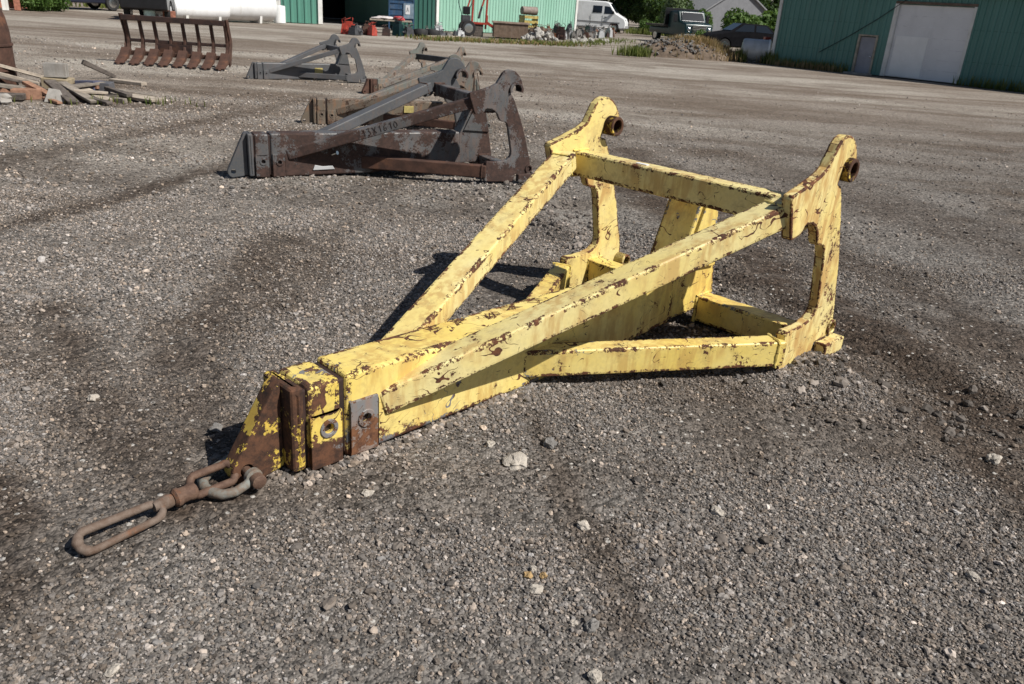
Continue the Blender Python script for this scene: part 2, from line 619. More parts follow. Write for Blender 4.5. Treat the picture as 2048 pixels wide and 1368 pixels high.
def cut(o, cutter):
    """real boolean: takes cutter (bmesh) out of the object's mesh"""
    me = bpy.data.meshes.new('cutter')
    bmesh.ops.recalc_face_normals(cutter, faces=cutter.faces)
    cutter.to_mesh(me)
    cutter.free()
    c = bpy.data.objects.new('cutter', me)
    COL.objects.link(c)
    md = o.modifiers.new('cut', 'BOOLEAN')
    md.operation = 'DIFFERENCE'
    md.solver = 'EXACT'
    md.object = c
    par = o.parent
    o.parent = None
    bpy.context.view_layer.update()
    dg = bpy.context.evaluated_depsgraph_get()
    nm = bpy.data.meshes.new_from_object(o.evaluated_get(dg))
    o.modifiers.clear()
    old = o.data
    o.data = nm
    nm.name = old.name
    bpy.data.meshes.remove(old)
    bpy.data.objects.remove(c)
    bpy.data.meshes.remove(me)
    o.parent = par
    return o


def vnoise(x, y, s, seed):
    """value noise on numpy arrays, 0..1"""
    rs = np.random.RandomState(seed)
    T = rs.rand(256, 256)
    x = x * s + 1000; y = y * s + 1000
    xi = np.floor(x).astype(int); yi = np.floor(y).astype(int)
    fx = x - xi; fy = y - yi
    fx = fx * fx * (3 - 2 * fx); fy = fy * fy * (3 - 2 * fy)
    a = T[xi % 256, yi % 256]; b = T[(xi + 1) % 256, yi % 256]
    c = T[xi % 256, (yi + 1) % 256]; d = T[(xi + 1) % 256, (yi + 1) % 256]
    return (a * (1 - fx) + b * fx) * (1 - fy) + (c * (1 - fx) + d * fx) * fy


# ------------------------------------------------------------------ ground
def gz(x, y):
    near = np.clip((26 - y) / 14, 0, 1)
    z = (vnoise(x, y, .6, 1) - .5) * .03 + (vnoise(x, y, 1.9, 2) - .5) * .022 + (vnoise(x, y, 5.5, 3) - .5) * .014
    z = z + (vnoise(x, y, 14, 4) - .5) * .008
    # wheel rut with a thrown-up edge, right of the boom, running away to the back left
    t = (x - 1.55) * .93 + (y - 4.2) * .36 + .12 * np.sin(y * 1.3)
    rut = np.exp(-(t / .22) ** 2) * -.05 + np.exp(-((t + .38) / .16) ** 2) * .045 * (.4 + vnoise(x, y, 3, 6)) + np.exp(-((t - .36) / .14) ** 2) * .03
    z = z + rut * np.clip((y - 2.8) / .8, 0, 1) * np.clip((8 - y) / 2, 0, 1)
    return z * near - .012


# packed dirt tracks left by wheels: centre line, half width, strength
TRACKS = [
    (((-3.55, 4.67), (-3.43, 5.07), (-3.15, 5.99), (-2.82, 7.42), (-2.69, 8.87)), .17, .85),
    (((-4.68, 6.44), (-4.61, 6.99), (-4.40, 8.12), (-3.96, 10.19), (-3.41, 13.51)), .22, .75),
    (((0.78, 9.82), (1.24, 6.86), (1.73, 5.04), (2.08, 4.01), (2.21, 3.01)), .30, 1.0),
    (((1.22, 10.0), (1.80, 7.03), (2.41, 5.65), (2.67, 4.67), (2.69, 3.67)), .34, .8),
    (((0.09, 2.97), (0.19, 2.58), (0.28, 2.21), (0.34, 1.99), (0.38, 1.72)), .07, .65),
    (((-2.32, 3.69), (-1.75, 2.96), (-1.33, 2.52), (-0.94, 2.15)), .16, .8),
    (((-1.60, 5.17), (-1.60, 3.98), (-1.47, 3.22), (-1.13, 2.66)), .24, .75),
    (((2.58, 10.56), (3.50, 7.95), (4.11, 6.05)), .6, .6),
    (((-1.72, 2.20), (-1.53, 2.08), (-1.34, 1.70), (-1.35, 1.59)), .10, .9),
    (((-1.13, 7.35), (-1.27, 5.81), (-1.37, 4.37), (-1.47, 3.71)), .22, .5),
    (((1.72, 3.75), (1.91, 3.33), (1.92, 2.73), (1.90, 2.40)), .16, .9),
    (((-7.0, 13.2), (-2.0, 12.6), (3.5, 11.2), (7.0, 9.6)), .35, .55),
    (((-7.5, 14.9), (-2.0, 14.4), (4.0, 12.9), (8.0, 11.0)), .30, .5),
    (((-9.0, 19.5), (-1.0, 19.0), (6.0, 16.5), (11.0, 13.0)), .7, .55),
    (((-12.0, 25.0), (-1.0, 24.5), (8.0, 21.0), (13.0, 18.0)), .8, .6),
    (((-3.0, 17.5), (3.0, 16.2), (9.0, 14.0)), .5, .45),
    (((-0.95, 2.24), (-1.02, 2.14)), .13, 1.0),
    (((-1.02, 2.62), (-0.98, 2.60)), .10, .8),
]


def dirt_at(x, y):
    wob = (vnoise(x, y, 2.2, 31) - .5) * .9 + (vnoise(x, y, 7, 32) - .5) * .7
    d = np.zeros_like(x)
    for pl, hw, k in TRACKS:
        m = np.full_like(x, 1e9)
        for (ax, ay), (bx, by) in zip(pl, pl[1:]):
            vx, vy = bx - ax, by - ay
            t = np.clip(((x - ax) * vx + (y - ay) * vy) / (vx * vx + vy * vy), 0, 1)
            m = np.minimum(m, np.hypot(x - ax - t * vx, y - ay - t * vy))
        q = m / hw + wob
        d = np.maximum(d, k * np.clip(1.35 - q, 0, 1) ** 1.0)
    big = vnoise(x, y, .8, 33) * .6 + vnoise(x, y, 2.4, 34) * .4
    d = np.maximum(d, np.clip((big - .60) / .12, 0, 1) * .45)
    return np.clip(d, 0, 1)


def build_ground():
    xs = np.concatenate([-np.geomspace(400, 9, 34), np.arange(-8.6, -4.2, .14), np.arange(-4.2, 4.4, .045), np.arange(4.4, 9, .14), np.geomspace(9.2, 400, 34)])
    ys = np.concatenate([np.linspace(-60, .6, 10), np.arange(.8, 6.2, .04), np.arange(6.2, 14, .09), np.arange(14, 30, .25), np.geomspace(30.5, 700, 40)])
    X, Y = np.meshgrid(xs, ys)
    Z = gz(X, Y)
    nx, ny = len(xs), len(ys)
    V = np.stack([X, Y, Z], -1).reshape(-1, 3)
    idx = np.arange(nx * ny).reshape(ny, nx)
    F = np.stack([idx[:-1, :-1], idx[:-1, 1:], idx[1:, 1:], idx[1:, :-1]], -1).reshape(-1, 4)
    me = bpy.data.meshes.new('ground')
    me.vertices.add(len(V)); me.vertices.foreach_set('co', V.ravel())
    me.loops.add(F.size); me.loops.foreach_set('vertex_index', F.ravel())
    me.polygons.add(len(F)); me.polygons.foreach_set('loop_start', np.arange(len(F)) * 4)
    me.update(calc_edges=True)
    at = me.attributes.new('dirt', 'FLOAT', 'POINT')
    at.data.foreach_set('value', dirt_at(X, Y).ravel().astype(np.float32))
    me.polygons.foreach_set('use_smooth', [True] * len(F))
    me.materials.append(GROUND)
    o = bpy.data.objects.new('ground', me)
    COL.objects.link(o)
    o['kind'] = 'structure'
    o['label'] = 'grey gravel and brown dirt yard with wheel tracks'


build_ground()


def pebble_points():
    rs = np.random.RandomState(11)
    P = []

    def area(n, y0, y1, med, sig, lo, hi, sink=.25):
        y = np.sqrt(rs.uniform(y0 ** 2, y1 ** 2, n))
        x = rs.uniform(-1, 1, n) * (y * .80 + 1.25)
        r = np.clip(np.exp(rs.normal(math.log(med), sig, n)), lo, hi)
        d = .55 * vnoise(x, y, .9, 21) + .45 * vnoise(x * .5, y * 1.6, 1.3, 22)
        left = 1 / (1 + np.exp((x - .6 - .0 * y) / .8))
        q = np.clip((y - 4.5) / 3, 0, 1)
        dt = dirt_at(x, y)
        keep = rs.rand(n) < (1 - .88 * dt) * (1 - q + q * (.12 + .88 * left)) * np.clip((d - .28) / .22, .16, 1)
        P.append(np.stack([x, y, r], 1)[keep])
    area(310000, 1.25, 3.6, .0032, .38, .002, .0095)
    area(150000, 3.6, 6.2, .0045, .32, .003, .010)
    area(62000, 6.2, 13, .0085, .3, .006, .018)
    area(9000, 13, 22, .012, .3, .008, .022)
    area(8500, 1.25, 6.5, .0085, .3, .007, .016)
    area(420, 1.3, 9, .0145, .3, .011, .026)
    A = np.concatenate(P)
    # clods along the rut edge
    n = 1100
    y = rs.uniform(3.0, 7.5, n)
    t = rs.normal(-.3, .3, n)
    x = 1.55 + (t - (y - 4.2) * .36 - .12 * np.sin(y * 1.3)) / .93
    A = np.concatenate([A, np.stack([x, y, np.clip(np.exp(rs.normal(math.log(.011), .4, n)), .006, .028)], 1)])
    # stones pushed up against the steel
    def bank(p, q, m, sp):
        t = rs.rand(m)
        return np.stack([p[0] + (q[0] - p[0]) * t + rs.normal(0, sp, m), p[1] + (q[1] - p[1]) * t + rs.normal(0, sp, m), np.clip(np.exp(rs.normal(math.log(.0062), .4, m)), .003, .016)], 1)
    cy, sn = math.cos(R(45.82)), math.sin(R(45.82))
    W_ = lambda lx, ly: (-.642 + cy * lx - sn * ly, 2.574 + sn * lx + cy * ly)
    A = np.concatenate([bank(W_(-.2, -.125), W_(1.0, -.12), 1500, .016), bank(W_(2.0, -.75), W_(2.5, -.76), 500, .02), bank(W_(-.22, .13), W_(.8, .13), 500, .016), bank(W_(-.24, -.10), W_(-.24, .10), 200, .015), A])
    n = len(A)
    z = gz(A[:, 0], A[:, 1]) + A[:, 2] * .38
    co = np.stack([A[:, 0], A[:, 1], z], 1)
    d = .55 * vnoise(A[:, 0], A[:, 1], .9, 21) + .45 * vnoise(A[:, 0] * .5, A[:, 1] * 1.6, 1.3, 22)
    tone = np.exp(rs.normal(0, .40, n)) * 1.0
    pale = rs.rand(n) < .04
    tone[pale] = rs.uniform(1.6, 2.7, pale.sum())
    dx = co[:, 1] - co[:, 0] * .55
    tone[pale & (co[:, 1] > 5.5)] *= .62
    tone *= 1.04 + .34 * np.clip((dx - 3.0) / 8, 0, 1)  # stones lighter to the far left: dust plus painted sun-angle brightening
    dt = dirt_at(co[:, 0], co[:, 1])
    tone *= 1 - .35 * dt
    warm = np.clip(rs.beta(1.6, 2.2, n) + np.clip(.45 - d, 0, 1) + .4 * dt, 0, 1)
    warm[rs.rand(n) < .01] = 1.0
    tone[-1100:] *= .8
    warm[-1100:] = .5
    return co, A[:, 2], tone, warm


def build_gravel():
    co, rad, tone, warm = pebble_points()
    n = len(co)
    me = bpy.data.meshes.new('gravel')
    me.vertices.add(n)
    me.vertices.foreach_set('co', co.ravel())
    rs = np.random.RandomState(5)
    for nm, arr in (('rad', rad), ('tone', tone), ('warm', warm)):
        a = me.attributes.new(nm, 'FLOAT', 'POINT')
        a.data.foreach_set('value', arr.astype(np.float32))
    for nm, arr in (('rot', np.stack([rs.uniform(-.5, .5, n), rs.uniform(-.5, .5, n), rs.uniform(0, 6.28, n)], 1)),
                    ('shape', np.stack([rs.uniform(.8, 1.35, n), rs.uniform(.75, 1.15, n), rs.uniform(.5, .9, n)], 1))):
        a = me.attributes.new(nm, 'FLOAT_VECTOR', 'POINT')
        a.data.foreach_set('vector', arr.astype(np.float32).ravel())
    me.update()
    o = bpy.data.objects.new('gravel', me)
    COL.objects.link(o)
    o['kind'] = 'stuff'
    o['label'] = 'loose grey gravel stones scattered over the yard'
    o['category'] = 'gravel'
    ng = bpy.data.node_groups.new('gravel_scatter', 'GeometryNodeTree')
    ng.interface.new_socket('Geometry', in_out='INPUT', socket_type='NodeSocketGeometry')
    ng.interface.new_socket('Geometry', in_out='OUTPUT', socket_type='NodeSocketGeometry')
    N, L = ng.nodes, ng.links
    gi, go = N.new('NodeGroupInput'), N.new('NodeGroupOutput')
    join = N.new('GeometryNodeJoinGeometry')
    pos = N.new('GeometryNodeInputPosition')
    for k in range(7):
        ico = N.new('GeometryNodeMeshIcoSphere')
        ico.inputs['Radius'].default_value = 1
        ico.inputs['Subdivisions'].default_value = 2
        nt = N.new('ShaderNodeTexNoise')
        nt.noise_dimensions = '4D'
        nt.inputs['Scale'].default_value = 1.35
        nt.inputs['Detail'].default_value = 1
        nt.inputs['W'].default_value = k * 7.3
        L.new(pos.outputs[0], nt.inputs['Vector'])
        ma = N.new('ShaderNodeMath'); ma.operation = 'MULTIPLY_ADD'
        L.new(nt.outputs['Fac'], ma.inputs[0])
        ma.inputs[1].default_value = 2.1
        ma.inputs[2].default_value = -.05
        vm = N.new('ShaderNodeVectorMath'); vm.operation = 'SCALE'
        L.new(pos.outputs[0], vm.inputs[0]); L.new(ma.outputs[0], vm.inputs['Scale'])
        sp = N.new('GeometryNodeSetPosition')
        L.new(ico.outputs['Mesh'], sp.inputs['Geometry']); L.new(vm.outputs[0], sp.inputs['Position'])
        sm = N.new('GeometryNodeSetMaterial'); sm.inputs['Material'].default_value = PEBBLE
        L.new(sp.outputs[0], sm.inputs['Geometry'])
        ti = N.new('GeometryNodeGeometryToInstance')
        L.new(sm.outputs[0], ti.inputs[0])
        L.new(ti.outputs[0], join.inputs[0])
    mp = N.new('GeometryNodeMeshToPoints')
    L.new(gi.outputs[0], mp.inputs['Mesh'])
    iop = N.new('GeometryNodeInstanceOnPoints')
    iop.inputs['Pick Instance'].default_value = True
    L.new(mp.outputs[0], iop.inputs['Points'])
    L.new(join.outputs[0], iop.inputs['Instance'])

    def attr(nm, typ):
        a = N.new('GeometryNodeInputNamedAttribute'); a.data_type = typ
        a.inputs['Name'].default_value = nm
        return a.outputs[0]
    e2r = N.new('FunctionNodeEulerToRotation')
    L.new(attr('rot', 'FLOAT_VECTOR'), e2r.inputs[0])
    L.new(e2r.outputs[0], iop.inputs['Rotation'])
    sc = N.new('ShaderNodeVectorMath'); sc.operation = 'SCALE'
    L.new(attr('shape', 'FLOAT_VECTOR'), sc.inputs[0]); L.new(attr('rad', 'FLOAT'), sc.inputs['Scale'])
    L.new(sc.outputs[0], iop.inputs['Scale'])
    L.new(iop.outputs[0], go.inputs[0])
    md = o.modifiers.new('scatter', 'NODES')
    md.node_group = ng


build_gravel()

# ------------------------------------------------------------------ buildings
PANEL_CACHE = {}


def rib_panel(w, z0, z1, pitch_, m, parent, x, y=0, depth=.032):
    key = (round(w, 3), z0, z1, pitch_, m.name, depth)
    if key not in PANEL_CACHE:
        bm = B()
        pts = [(0, .03), (0, 0)]
        k = max(1, round(w / pitch_))
        p_ = w / k
        for i in range(k):
            a = i * p_
            pts += [(a + p_ * .28, 0), (a + p_ * .38, -depth), (a + p_ * .62, -depth), (a + p_ * .72, 0)]
        pts += [(w, 0), (w, .03)]
        prism(bm, pts, z0, z1, 'z')
        o = obj('wall_panel', bm, m, parent)
        PANEL_CACHE[key] = o.data
    else:
        o = bpy.data.objects.new('wall_panel', PANEL_CACHE[key])
        COL.objects.link(o)
        o.parent = parent
    o.location = (x, y, 0)
    return o


def ribbed_wall(root, x0, x1, h, m, pitch_=.2, sheet=1.0, openings=(), depth=.032, gap=.006):
    xs = [x0]
    for a, b, t in openings:
        xs += [a, b]
    xs.append(x1)
    for i in range(len(xs) - 1):
        a, b = xs[i], xs[i + 1]
        z0 = 0.02
        for oa, ob, t in openings:
            if a >= oa - 1e-6 and b <= ob + 1e-6:
                z0 = t
        k = max(1, round((b - a) / sheet))
        w = (b - a) / k
        for j in range(k):
            rib_panel(w - gap, z0, h, pitch_, m, root, a + j * w + gap / 2, 0, depth)


def barn_shell(root, L, D, h, m, rise=1.1):
    for nm, a, b in (('end_wall', (.05, .12, .02), (.15, D, h - .02)), ('end_wall', (L - .15, .12, .02), (L - .05, D, h - .02)),
                     ('back_wall', (.05, D, .02), (L - .05, D + .1, h - .02))):
        bm = B()
        box2(bm, a, b)
        obj(nm, bm, m, root)
    bm = B()
    prism(bm, [(-.2, h + .02), (D / 2, h + rise), (D + .4, h + .02), (D + .4, h + .10), (D / 2, h + rise + .12), (-.2, h + .10)], -.2, L + .2, 'x')
    obj('roof', bm, ROOF, root)


# right barn
rb = thing('metal_barn', 'teal ribbed metal barn with large white roll door on the right', 'barn', (9.75, 34.83, 0), R(-48.6))
RH = 2.78
ribbed_wall(rb, .12, 16.5, RH, GREEN_TEAL, .21, .84, ((3.58, 4.30, 1.33), (4.83, 7.42, 2.46)), .035)
barn_shell(rb, 16.5, 9, RH, GREEN_TEAL, .7)
bm = B(); box2(bm, (-.02, -.05, .02), (.11, .1, RH)); obj('corner_trim', bm, WHITE_TRIM, rb, .008)
bm = B()
box2(bm, (4.85, .05, .03), (7.40, .1, 2.45))
dr = obj('roll_door', bm, plain('white_door', (.78, .78, .80), .45, 0, .04, 1.2, .04, .4, dirt=(.62, .62, .64)), rb, .005)
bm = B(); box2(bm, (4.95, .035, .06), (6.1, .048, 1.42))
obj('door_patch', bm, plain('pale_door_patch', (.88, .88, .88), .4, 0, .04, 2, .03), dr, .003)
for i in range(7):
    bm = B(); box2(bm, (4.86, .040, .36 + i * .345), (7.39, .052, .372 + i * .345)); obj('door_rib', bm, plain('door_rib_white', (.72, .72, .75), .5) if i == 0 else bpy.data.materials['door_rib_white'], dr)
for a, b in ((4.70, 4.845), (7.405, 7.50)):
    bm = B(); box2(bm, (a, -.06, .02), (b, .12, 2.47)); obj('door_jamb', bm, WHITE_TRIM, rb, .008)
bm = B(); box2(bm, (4.70, -.055, 2.472), (7.50, .12, 2.56)); obj('door_lintel', bm, plain('brown_lintel', (.15, .11, .085), .8), rb, .008)
bm = B(); box2(bm, (3.64, .04, .04), (4.24, .09, 1.30)); sdoor = obj('side_door', bm, plain('grey_blue_door', (.30, .31, .36), .5, 0, .1, 2), rb, .004)
bm = B(); lathe(bm, [(.03, 0), (.03, .05), (.012, .06)], (4.17, .038, .62), (0, -1, 0), 10); obj('door_knob', bm, CHROME, sdoor, smooth=True)
jam = plain('door_frame_tan', (.36, .32, .26), .7)
for a, b in ((3.56, 3.635), (4.245, 4.32)):
    bm = B(); box2(bm, (a, -.045, .02), (b, .1, 1.32)); obj('door_frame', bm, jam, rb, .005)
bm = B(); box2(bm, (3.56, -.044, 1.322), (4.32, .1, 1.38)); obj('door_frame', bm, jam, rb, .005)
bm = B(); box2(bm, (3.5, -.5, -.02), (4.4, -.03, .05)); obj('door_step', bm, CONCRETE, rb, .01)
bm = B(); tube(bm, [(5.05, -.052, 2.60), (4.2, -.06, 1.95), (3.2, -.06, 1.28), (2.1, -.06, .62)], .014, 6); obj('wire_shadow', bm, BLACK, rb)  # thin black tube put on the wall as an overhead wire's shadow

for z in (.75, 1.75):
    bm = B(); box2(bm, (.12, -.0005, z), (3.55, -.004, z + .012)); obj('lap_seam', bm, GREEN_DEEP, rb)
    bm = B(); box2(bm, (7.52, -.0005, z), (16.4, -.004, z + .012)); obj('lap_seam', bm, GREEN_DEEP, rb)
# left barn: dark bay, then the pale wing turning away
lb = thing('metal_workshop', 'green ribbed metal workshop with a dark open bay door', 'workshop', (-15.84, 42.45, 0), R(19.4))
LH = 5.0
ribbed_wall(lb, 0, 11.1, LH, GREEN_WALL, .33, .99, ((2.42, 3.2, 2.1), (5.25, 9.1, 4.2)), .05)
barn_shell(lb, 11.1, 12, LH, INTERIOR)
bm = B(); box2(bm, (5.02, -.09, .02), (5.24, .15, 4.3)); obj('bay_post', bm, WHITE_TRIM, lb, .01)
bm = B(); box2(bm, (9.1, -.09, .9), (9.2, .15, 4.3)); obj('bay_post', bm, WHITE_TRIM, lb, .01)
bm = B(); box2(bm, (2.44, .02, .03), (3.18, .08, 2.09)); wd = obj('door', bm, WHITE_TRIM, lb, .006)
bm = B(); box2(bm, (2.86, .005, 1.05), (3.12, .018, 1.75)); obj('pane', bm, plain('lilac_pane', (.25, .23, .30), .2), wd)
for i in range(2):
    rib_panel(.95, .05, 4.5, .24, GREEN_DEEP, lb, 9.2 + i * .96, -.12, .05).name = 'dark_rib_panel'  # deeper green ribbed panels set proud of the wall
bm = B(); box2(bm, (9.15, -.2, 4.52), (11.1, -.10, 4.62)); obj('panel_rail', bm, STEEL, lb)
bm = B(); box2(bm, (5.2, .3, -.03), (9.1, 12, .0)); obj('bay_floor', bm, CONCRETE, lb)

lw = thing('metal_shed', 'pale green ribbed metal wing joined to the workshop, behind the scrap', 'shed', (-5.25, 46.25, 0), R(44.7))
ribbed_wall(lw, .12, 10.9, LH, GREEN_PALE, .22, .88, (), .03)
barn_shell(lw, 10.95, 9, LH, GREEN_PALE)
for a in (-.06, 10.9):
    bm = B(); box2(bm, (a, -.07, .02), (a + .17, .1, LH)); obj('corner_trim', bm, WHITE_TRIM, lw, .008)


# ------------------------------------------------------------------ booms
PROF = [(1.880, .686), (1.868, .70), (1.806, .872), (1.812, .890), (1.917, .918), (2.041, .956), (2.095, .985), (2.135, 1.048),
        (2.155, 1.082), (2.185, 1.106), (2.225, 1.118), (2.262, 1.115), (2.300, 1.100), (2.340, 1.065), (2.368, 1.022), (2.382, .985), (2.380, .957),
        (2.366, .946), (2.352, .952), (2.340, .975), (2.315, .993), (2.286, .992), (2.262, .975), (2.245, .945), (2.228, .900),
        (2.240, .890), (2.266, .890), (2.302, .830), (2.36, .70), (2.41, .58), (2.445, .482), (2.492, .33), (2.517, .251), (2.535, .164), (2.520, .105),
        (2.49, .085), (2.36, .083), (2.344, .012), (2.335, .004), (2.02, .018), (2.01, .03), (2.02, .205), (2.032, .222), (2.10, .216), (2.19, .220), (2.25, .232),
        (2.285, .255), (2.300, .285), (2.300, .32), (2.253, .544), (2.235, .595), (2.215, .613), (2.165, .622), (2.145, .640), (2.122, .69), (2.090, .722),
        (2.05, .740), (2.00, .744), (1.985, .735), (1.975, .715), (1.955, .70)]
WP, T = .725, .05


def stroke_text(parent, text, org, ux, uz, h, r, m, gap=.28, flat=None, name='letter'):
    """letters laid down as strokes (weld bead / chalk) on the plane (ux, uz)"""
    G_ = {'1': [[(.15, .8), (.35, 1), (.35, 0)]], '3': [[(0, 1), (.45, 1), (.18, .62), (.38, .55), (.46, .3), (.34, .04), (0, .02)]],
          'X': [[(0, 1), (.55, 0)], [(.55, 1), (0, 0)]], '6': [[(.48, .95), (.15, .7), (.02, .3), (.2, .02), (.45, .15), (.42, .42), (.1, .4)]],
          '0': [[(.25, 1), (.02, .7), (.02, .3), (.25, 0), (.5, .3), (.5, .7), (.25, 1)]], 'O': [[(.25, 1), (.02, .7), (.02, .3), (.25, 0), (.5, .3), (.5, .7), (.25, 1)]],
          'K': [[(0, 1), (0, 0)], [(.5, 1), (0, .45), (.5, 0)]], 'N': [[(0, 0), (0, 1), (.5, 0), (.5, 1)]], 'A': [[(0, 0), (.25, 1), (.5, 0)], [(.1, .38), (.4, .38)]]}
    org, ux, uz = Vector(org), Vector(ux).normalized(), Vector(uz).normalized()
    x = 0
    for ch in text:
        bm = B()
        for s in G_[ch]:
            tube(bm, [org + ux * ((x + p[0]) * h) + uz * (p[1] * h) for p in s], r, 6)
        obj(name, bm, m, parent)
        x += (.5 if ch == '1' else .55) + gap


def washer(bm, c, ro, ri, y0, y1):
    return ring(bm, c, ro, ri, y0, y1, 0, 360, 24)


def boom(name, label, loc, yaw, s, M_, hb=.335, group=None, bev=.009, eye=False):
    t = thing(name, label, 'jib boom', loc, yaw, group, s)
    wb = .10
    k = hb / .335
    WEAR[0] = .013
    # beam
    bm = B()
    prism(bm, [(0, 0), (1.0, .015), (1.8, .06), (1.99, .075), (1.99, hb), (0, hb)], -wb, wb)
    be = obj('beam', bm, M_['body'], t, .022, 4)
    bm = B(); cyl(bm, (.078, -.2, .145), (.078, .2, .145), .020, 20)
    cut(be, bm)
    bm = B(); prism(bm, [(1.975, .09), (1.985, hb - .03), (2.135, .705), (2.275, .705), (2.385, .17), (2.35, .10)], -wb + .004, wb - .004)
    obj('rear_post', bm, M_['body'], t, .01)
    bm = B(); prism(bm, [(2.03, hb + .02), (2.16, .70), (2.26, .70), (2.33, hb)], wb - .004, wb + .016)
    obj('gusset', bm, M_['body'], t, .004)
    bm = B(); prism(bm, [(2.03, hb + .02), (2.16, .70), (2.26, .70), (2.33, hb)], -wb - .016, -wb + .004)
    obj('gusset', bm, M_['body'], t, .004)
    # inserted nose: core, collar bands, tongue with eye
    bm = B(); box2(bm, (-.20, -.085, .02), (.02, .085, hb - .018)); obj('core', bm, M_['dark'], t, .006)
    bm = B(); box2(bm, (-.152, -wb, .0), (-.020, wb, hb - .005)); b2 = obj('collar', bm, M_['band'], t, .022, 4)
    bm = B(); cyl(bm, (-.078, -.2, .155), (-.078, .2, .155), .019, 20); cut(b2, bm)
    bm = B(); box2(bm, (-.212, -wb + .004, .012), (-.162, wb - .004, hb - .001)); obj('collar', bm, M_['nose'], t, .016, 3)
    bm = B()
    tip = [(-.352 + .052 * math.cos(a), .050 + .056 * math.sin(a)) for a in (R(q) for q in range(150, 292, 20))]
    prism(bm, [(-.214, hb + .01), (-.240, hb - .01)] + tip + [(-.27, .005), (-.214, .02)], -.034, .034)
    tg = obj('tongue', bm, M_['nose'], t, .006, wear=0)
    bm = B(); cyl(bm, (-.352, -.1, .052), (-.352, .1, .052), .024, 18); cut(tg, bm)
    for hx, hz in ((.078, .145), (-.078, .155)):
        bm = B(); cyl(bm, (hx, -.094, hz), (hx, .094, hz), .0188, 18); obj('pin_or_plug', bm, RUST_DK, t, wear=0)  # dark plug added so each hole reads as a shaded bore
    # doubler plates round the pin holes
    for sy in (-1, 1):
        y0, y1 = (wb - .004, wb + .010)
        for xa, xb, zt, hx, hz in ((.012, .132, .225, .078, .145), (-.150, -.022, .215, -.078, .155)):
            bm = B(); box2(bm, (xa, sy * y0, .006), (xb, sy * y1, zt))
            pl = obj('doubler_plate', bm, M_['plate'] if xa > 0 else M_['band'], t, .004)
            c = B(); cyl(c, (hx, -.3, hz), (hx, .3, hz), .019, 20); cut(pl, c)
            bm = B(); washer(bm, (hx, hz), .036, .0195, sy * (y1 - .002), sy * (y1 + .006)); obj('boss', bm, M_['plate'], t, .002, 1)
    # struts
    for sy in (-1, 1):
        P0 = Vector((.15, sy * .037, .163 * k)); P1 = Vector((2.0, sy * .684, .836))
        d = P1 - P0
        bm = B(); beam(bm, P0 + d * .012, P0 + d * .955, .128, .104)
        obj('upper_strut', bm, M_['strut' if sy < 0 else 'strut2'], t, .015, 3)
        Q0 = Vector((.92, sy * .055, .125)); Q1 = Vector((2.035, sy * .705, .118))
        bm = B(); beam(bm, Q0, Q1, .098, .125)
        obj('lower_strut', bm, M_['low'], t, .013, 3)
        bm = B(); box2(bm, (2.225, sy * .096, .035), (2.345, sy * (WP - T + .004), .175))
        obj('lower_cross_tube', bm, M_['body'], t, .012)
        # hook plate with liner and pin boss
        yo, yi = sy * WP, sy * (WP - T)
        bm = B(); prism(bm, PROF, yo, yi)
        hp = obj('hook_plate', bm, M_['hook' if sy < 0 else 'hook2'], t, bev, 2, ang=40, wear=.008, even=False)
        bm = B()
        if eye:
            ring(bm, (2.290, .962), .054, .035, sy * (WP + .034), sy * (WP - T - .062), 0, 360, 28)
        else:
            ring(bm, (2.312, .928), .076, .050, sy * (WP + .022), sy * (WP - T - .06), -20, 205, 24)
        obj('hook_liner', bm, M_['liner'] if 'liner' in M_ else M_['hook'], hp, .004, 1, ang=50)
        bm = B(); washer(bm, (2.515, .135), .042, .027, sy * (WP + .012), sy * (WP - T - .07)); obj('pin_boss', bm, M_['hook'], hp, .003, 1, ang=50)
        bm = B(); box2(bm, (2.37, sy * (WP - .002), .012), (2.575, sy * (WP + .062), .088)); obj('lug', bm, M_['hook'], hp, .008)
    for sy in (-1, 1):
        yi = sy * (WP - T)
        joints = [[(1.998, yi, .703), (2.117, yi, .703), (2.117, yi, .840), (1.998, yi, .840)],
                  [(2.223, yi, .033), (2.347, yi, .033), (2.347, yi, .177), (2.223, yi, .177)],
                  [(2.223, sy * wb, .033), (2.347, sy * wb, .033), (2.347, sy * wb, .177), (2.223, sy * wb, .177)]]
        for A, E_, w, h, q in ((Vector((.15, sy * .037, .163 * k)), Vector((2.0, sy * .684, .836)), .114, .104, .925), (Vector((.92, sy * .055, .125)), Vector((2.035, sy * .705, .118)), .098, .125, .965)):
            d_ = (E_ - A).normalized(); s_ = d_.cross(Vector((0, 0, 1))).normalized(); u_ = s_.cross(d_); c_ = A + (E_ - A) * q
            joints.append([c_ + s_ * a * w * .51 + u_ * b * h * .51 for a, b in ((-1, -1), (1, -1), (1, 1), (-1, 1))])
        for J in joints:
            J = [Vector(p) for p in J]
            pts, rr = [], []
            rw = random.Random(int(J[0].x * 1000) + sy)
            for a, b in zip(J, J[1:] + J[:1]):
                n_ = max(3, int((b - a).length / .012))
                for i in range(n_):
                    pts.append(a + (b - a) * (i / n_) + Vector([rw.uniform(-.0018, .0018) for _ in range(3)])); rr.append(rw.uniform(.0055, .0095))
            bm = B(); tube(bm, pts, rr, 7, True); obj('weld_bead', bm, M_['low'], t, smooth=True, wear=0)
        A = Vector((.15, sy * .037, .163 * k)); E_ = Vector((2.0, sy * .684, .836))
        pts, rr = [], []
        rw = random.Random(9)
        for i in range(46):
            x = .30 + .34 * i / 45
            pts.append(Vector((x, sy * (wb + .001), .112 * k + (x - .15) * .335 + rw.uniform(-.0015, .0015)))); rr.append(rw.uniform(.005, .009))
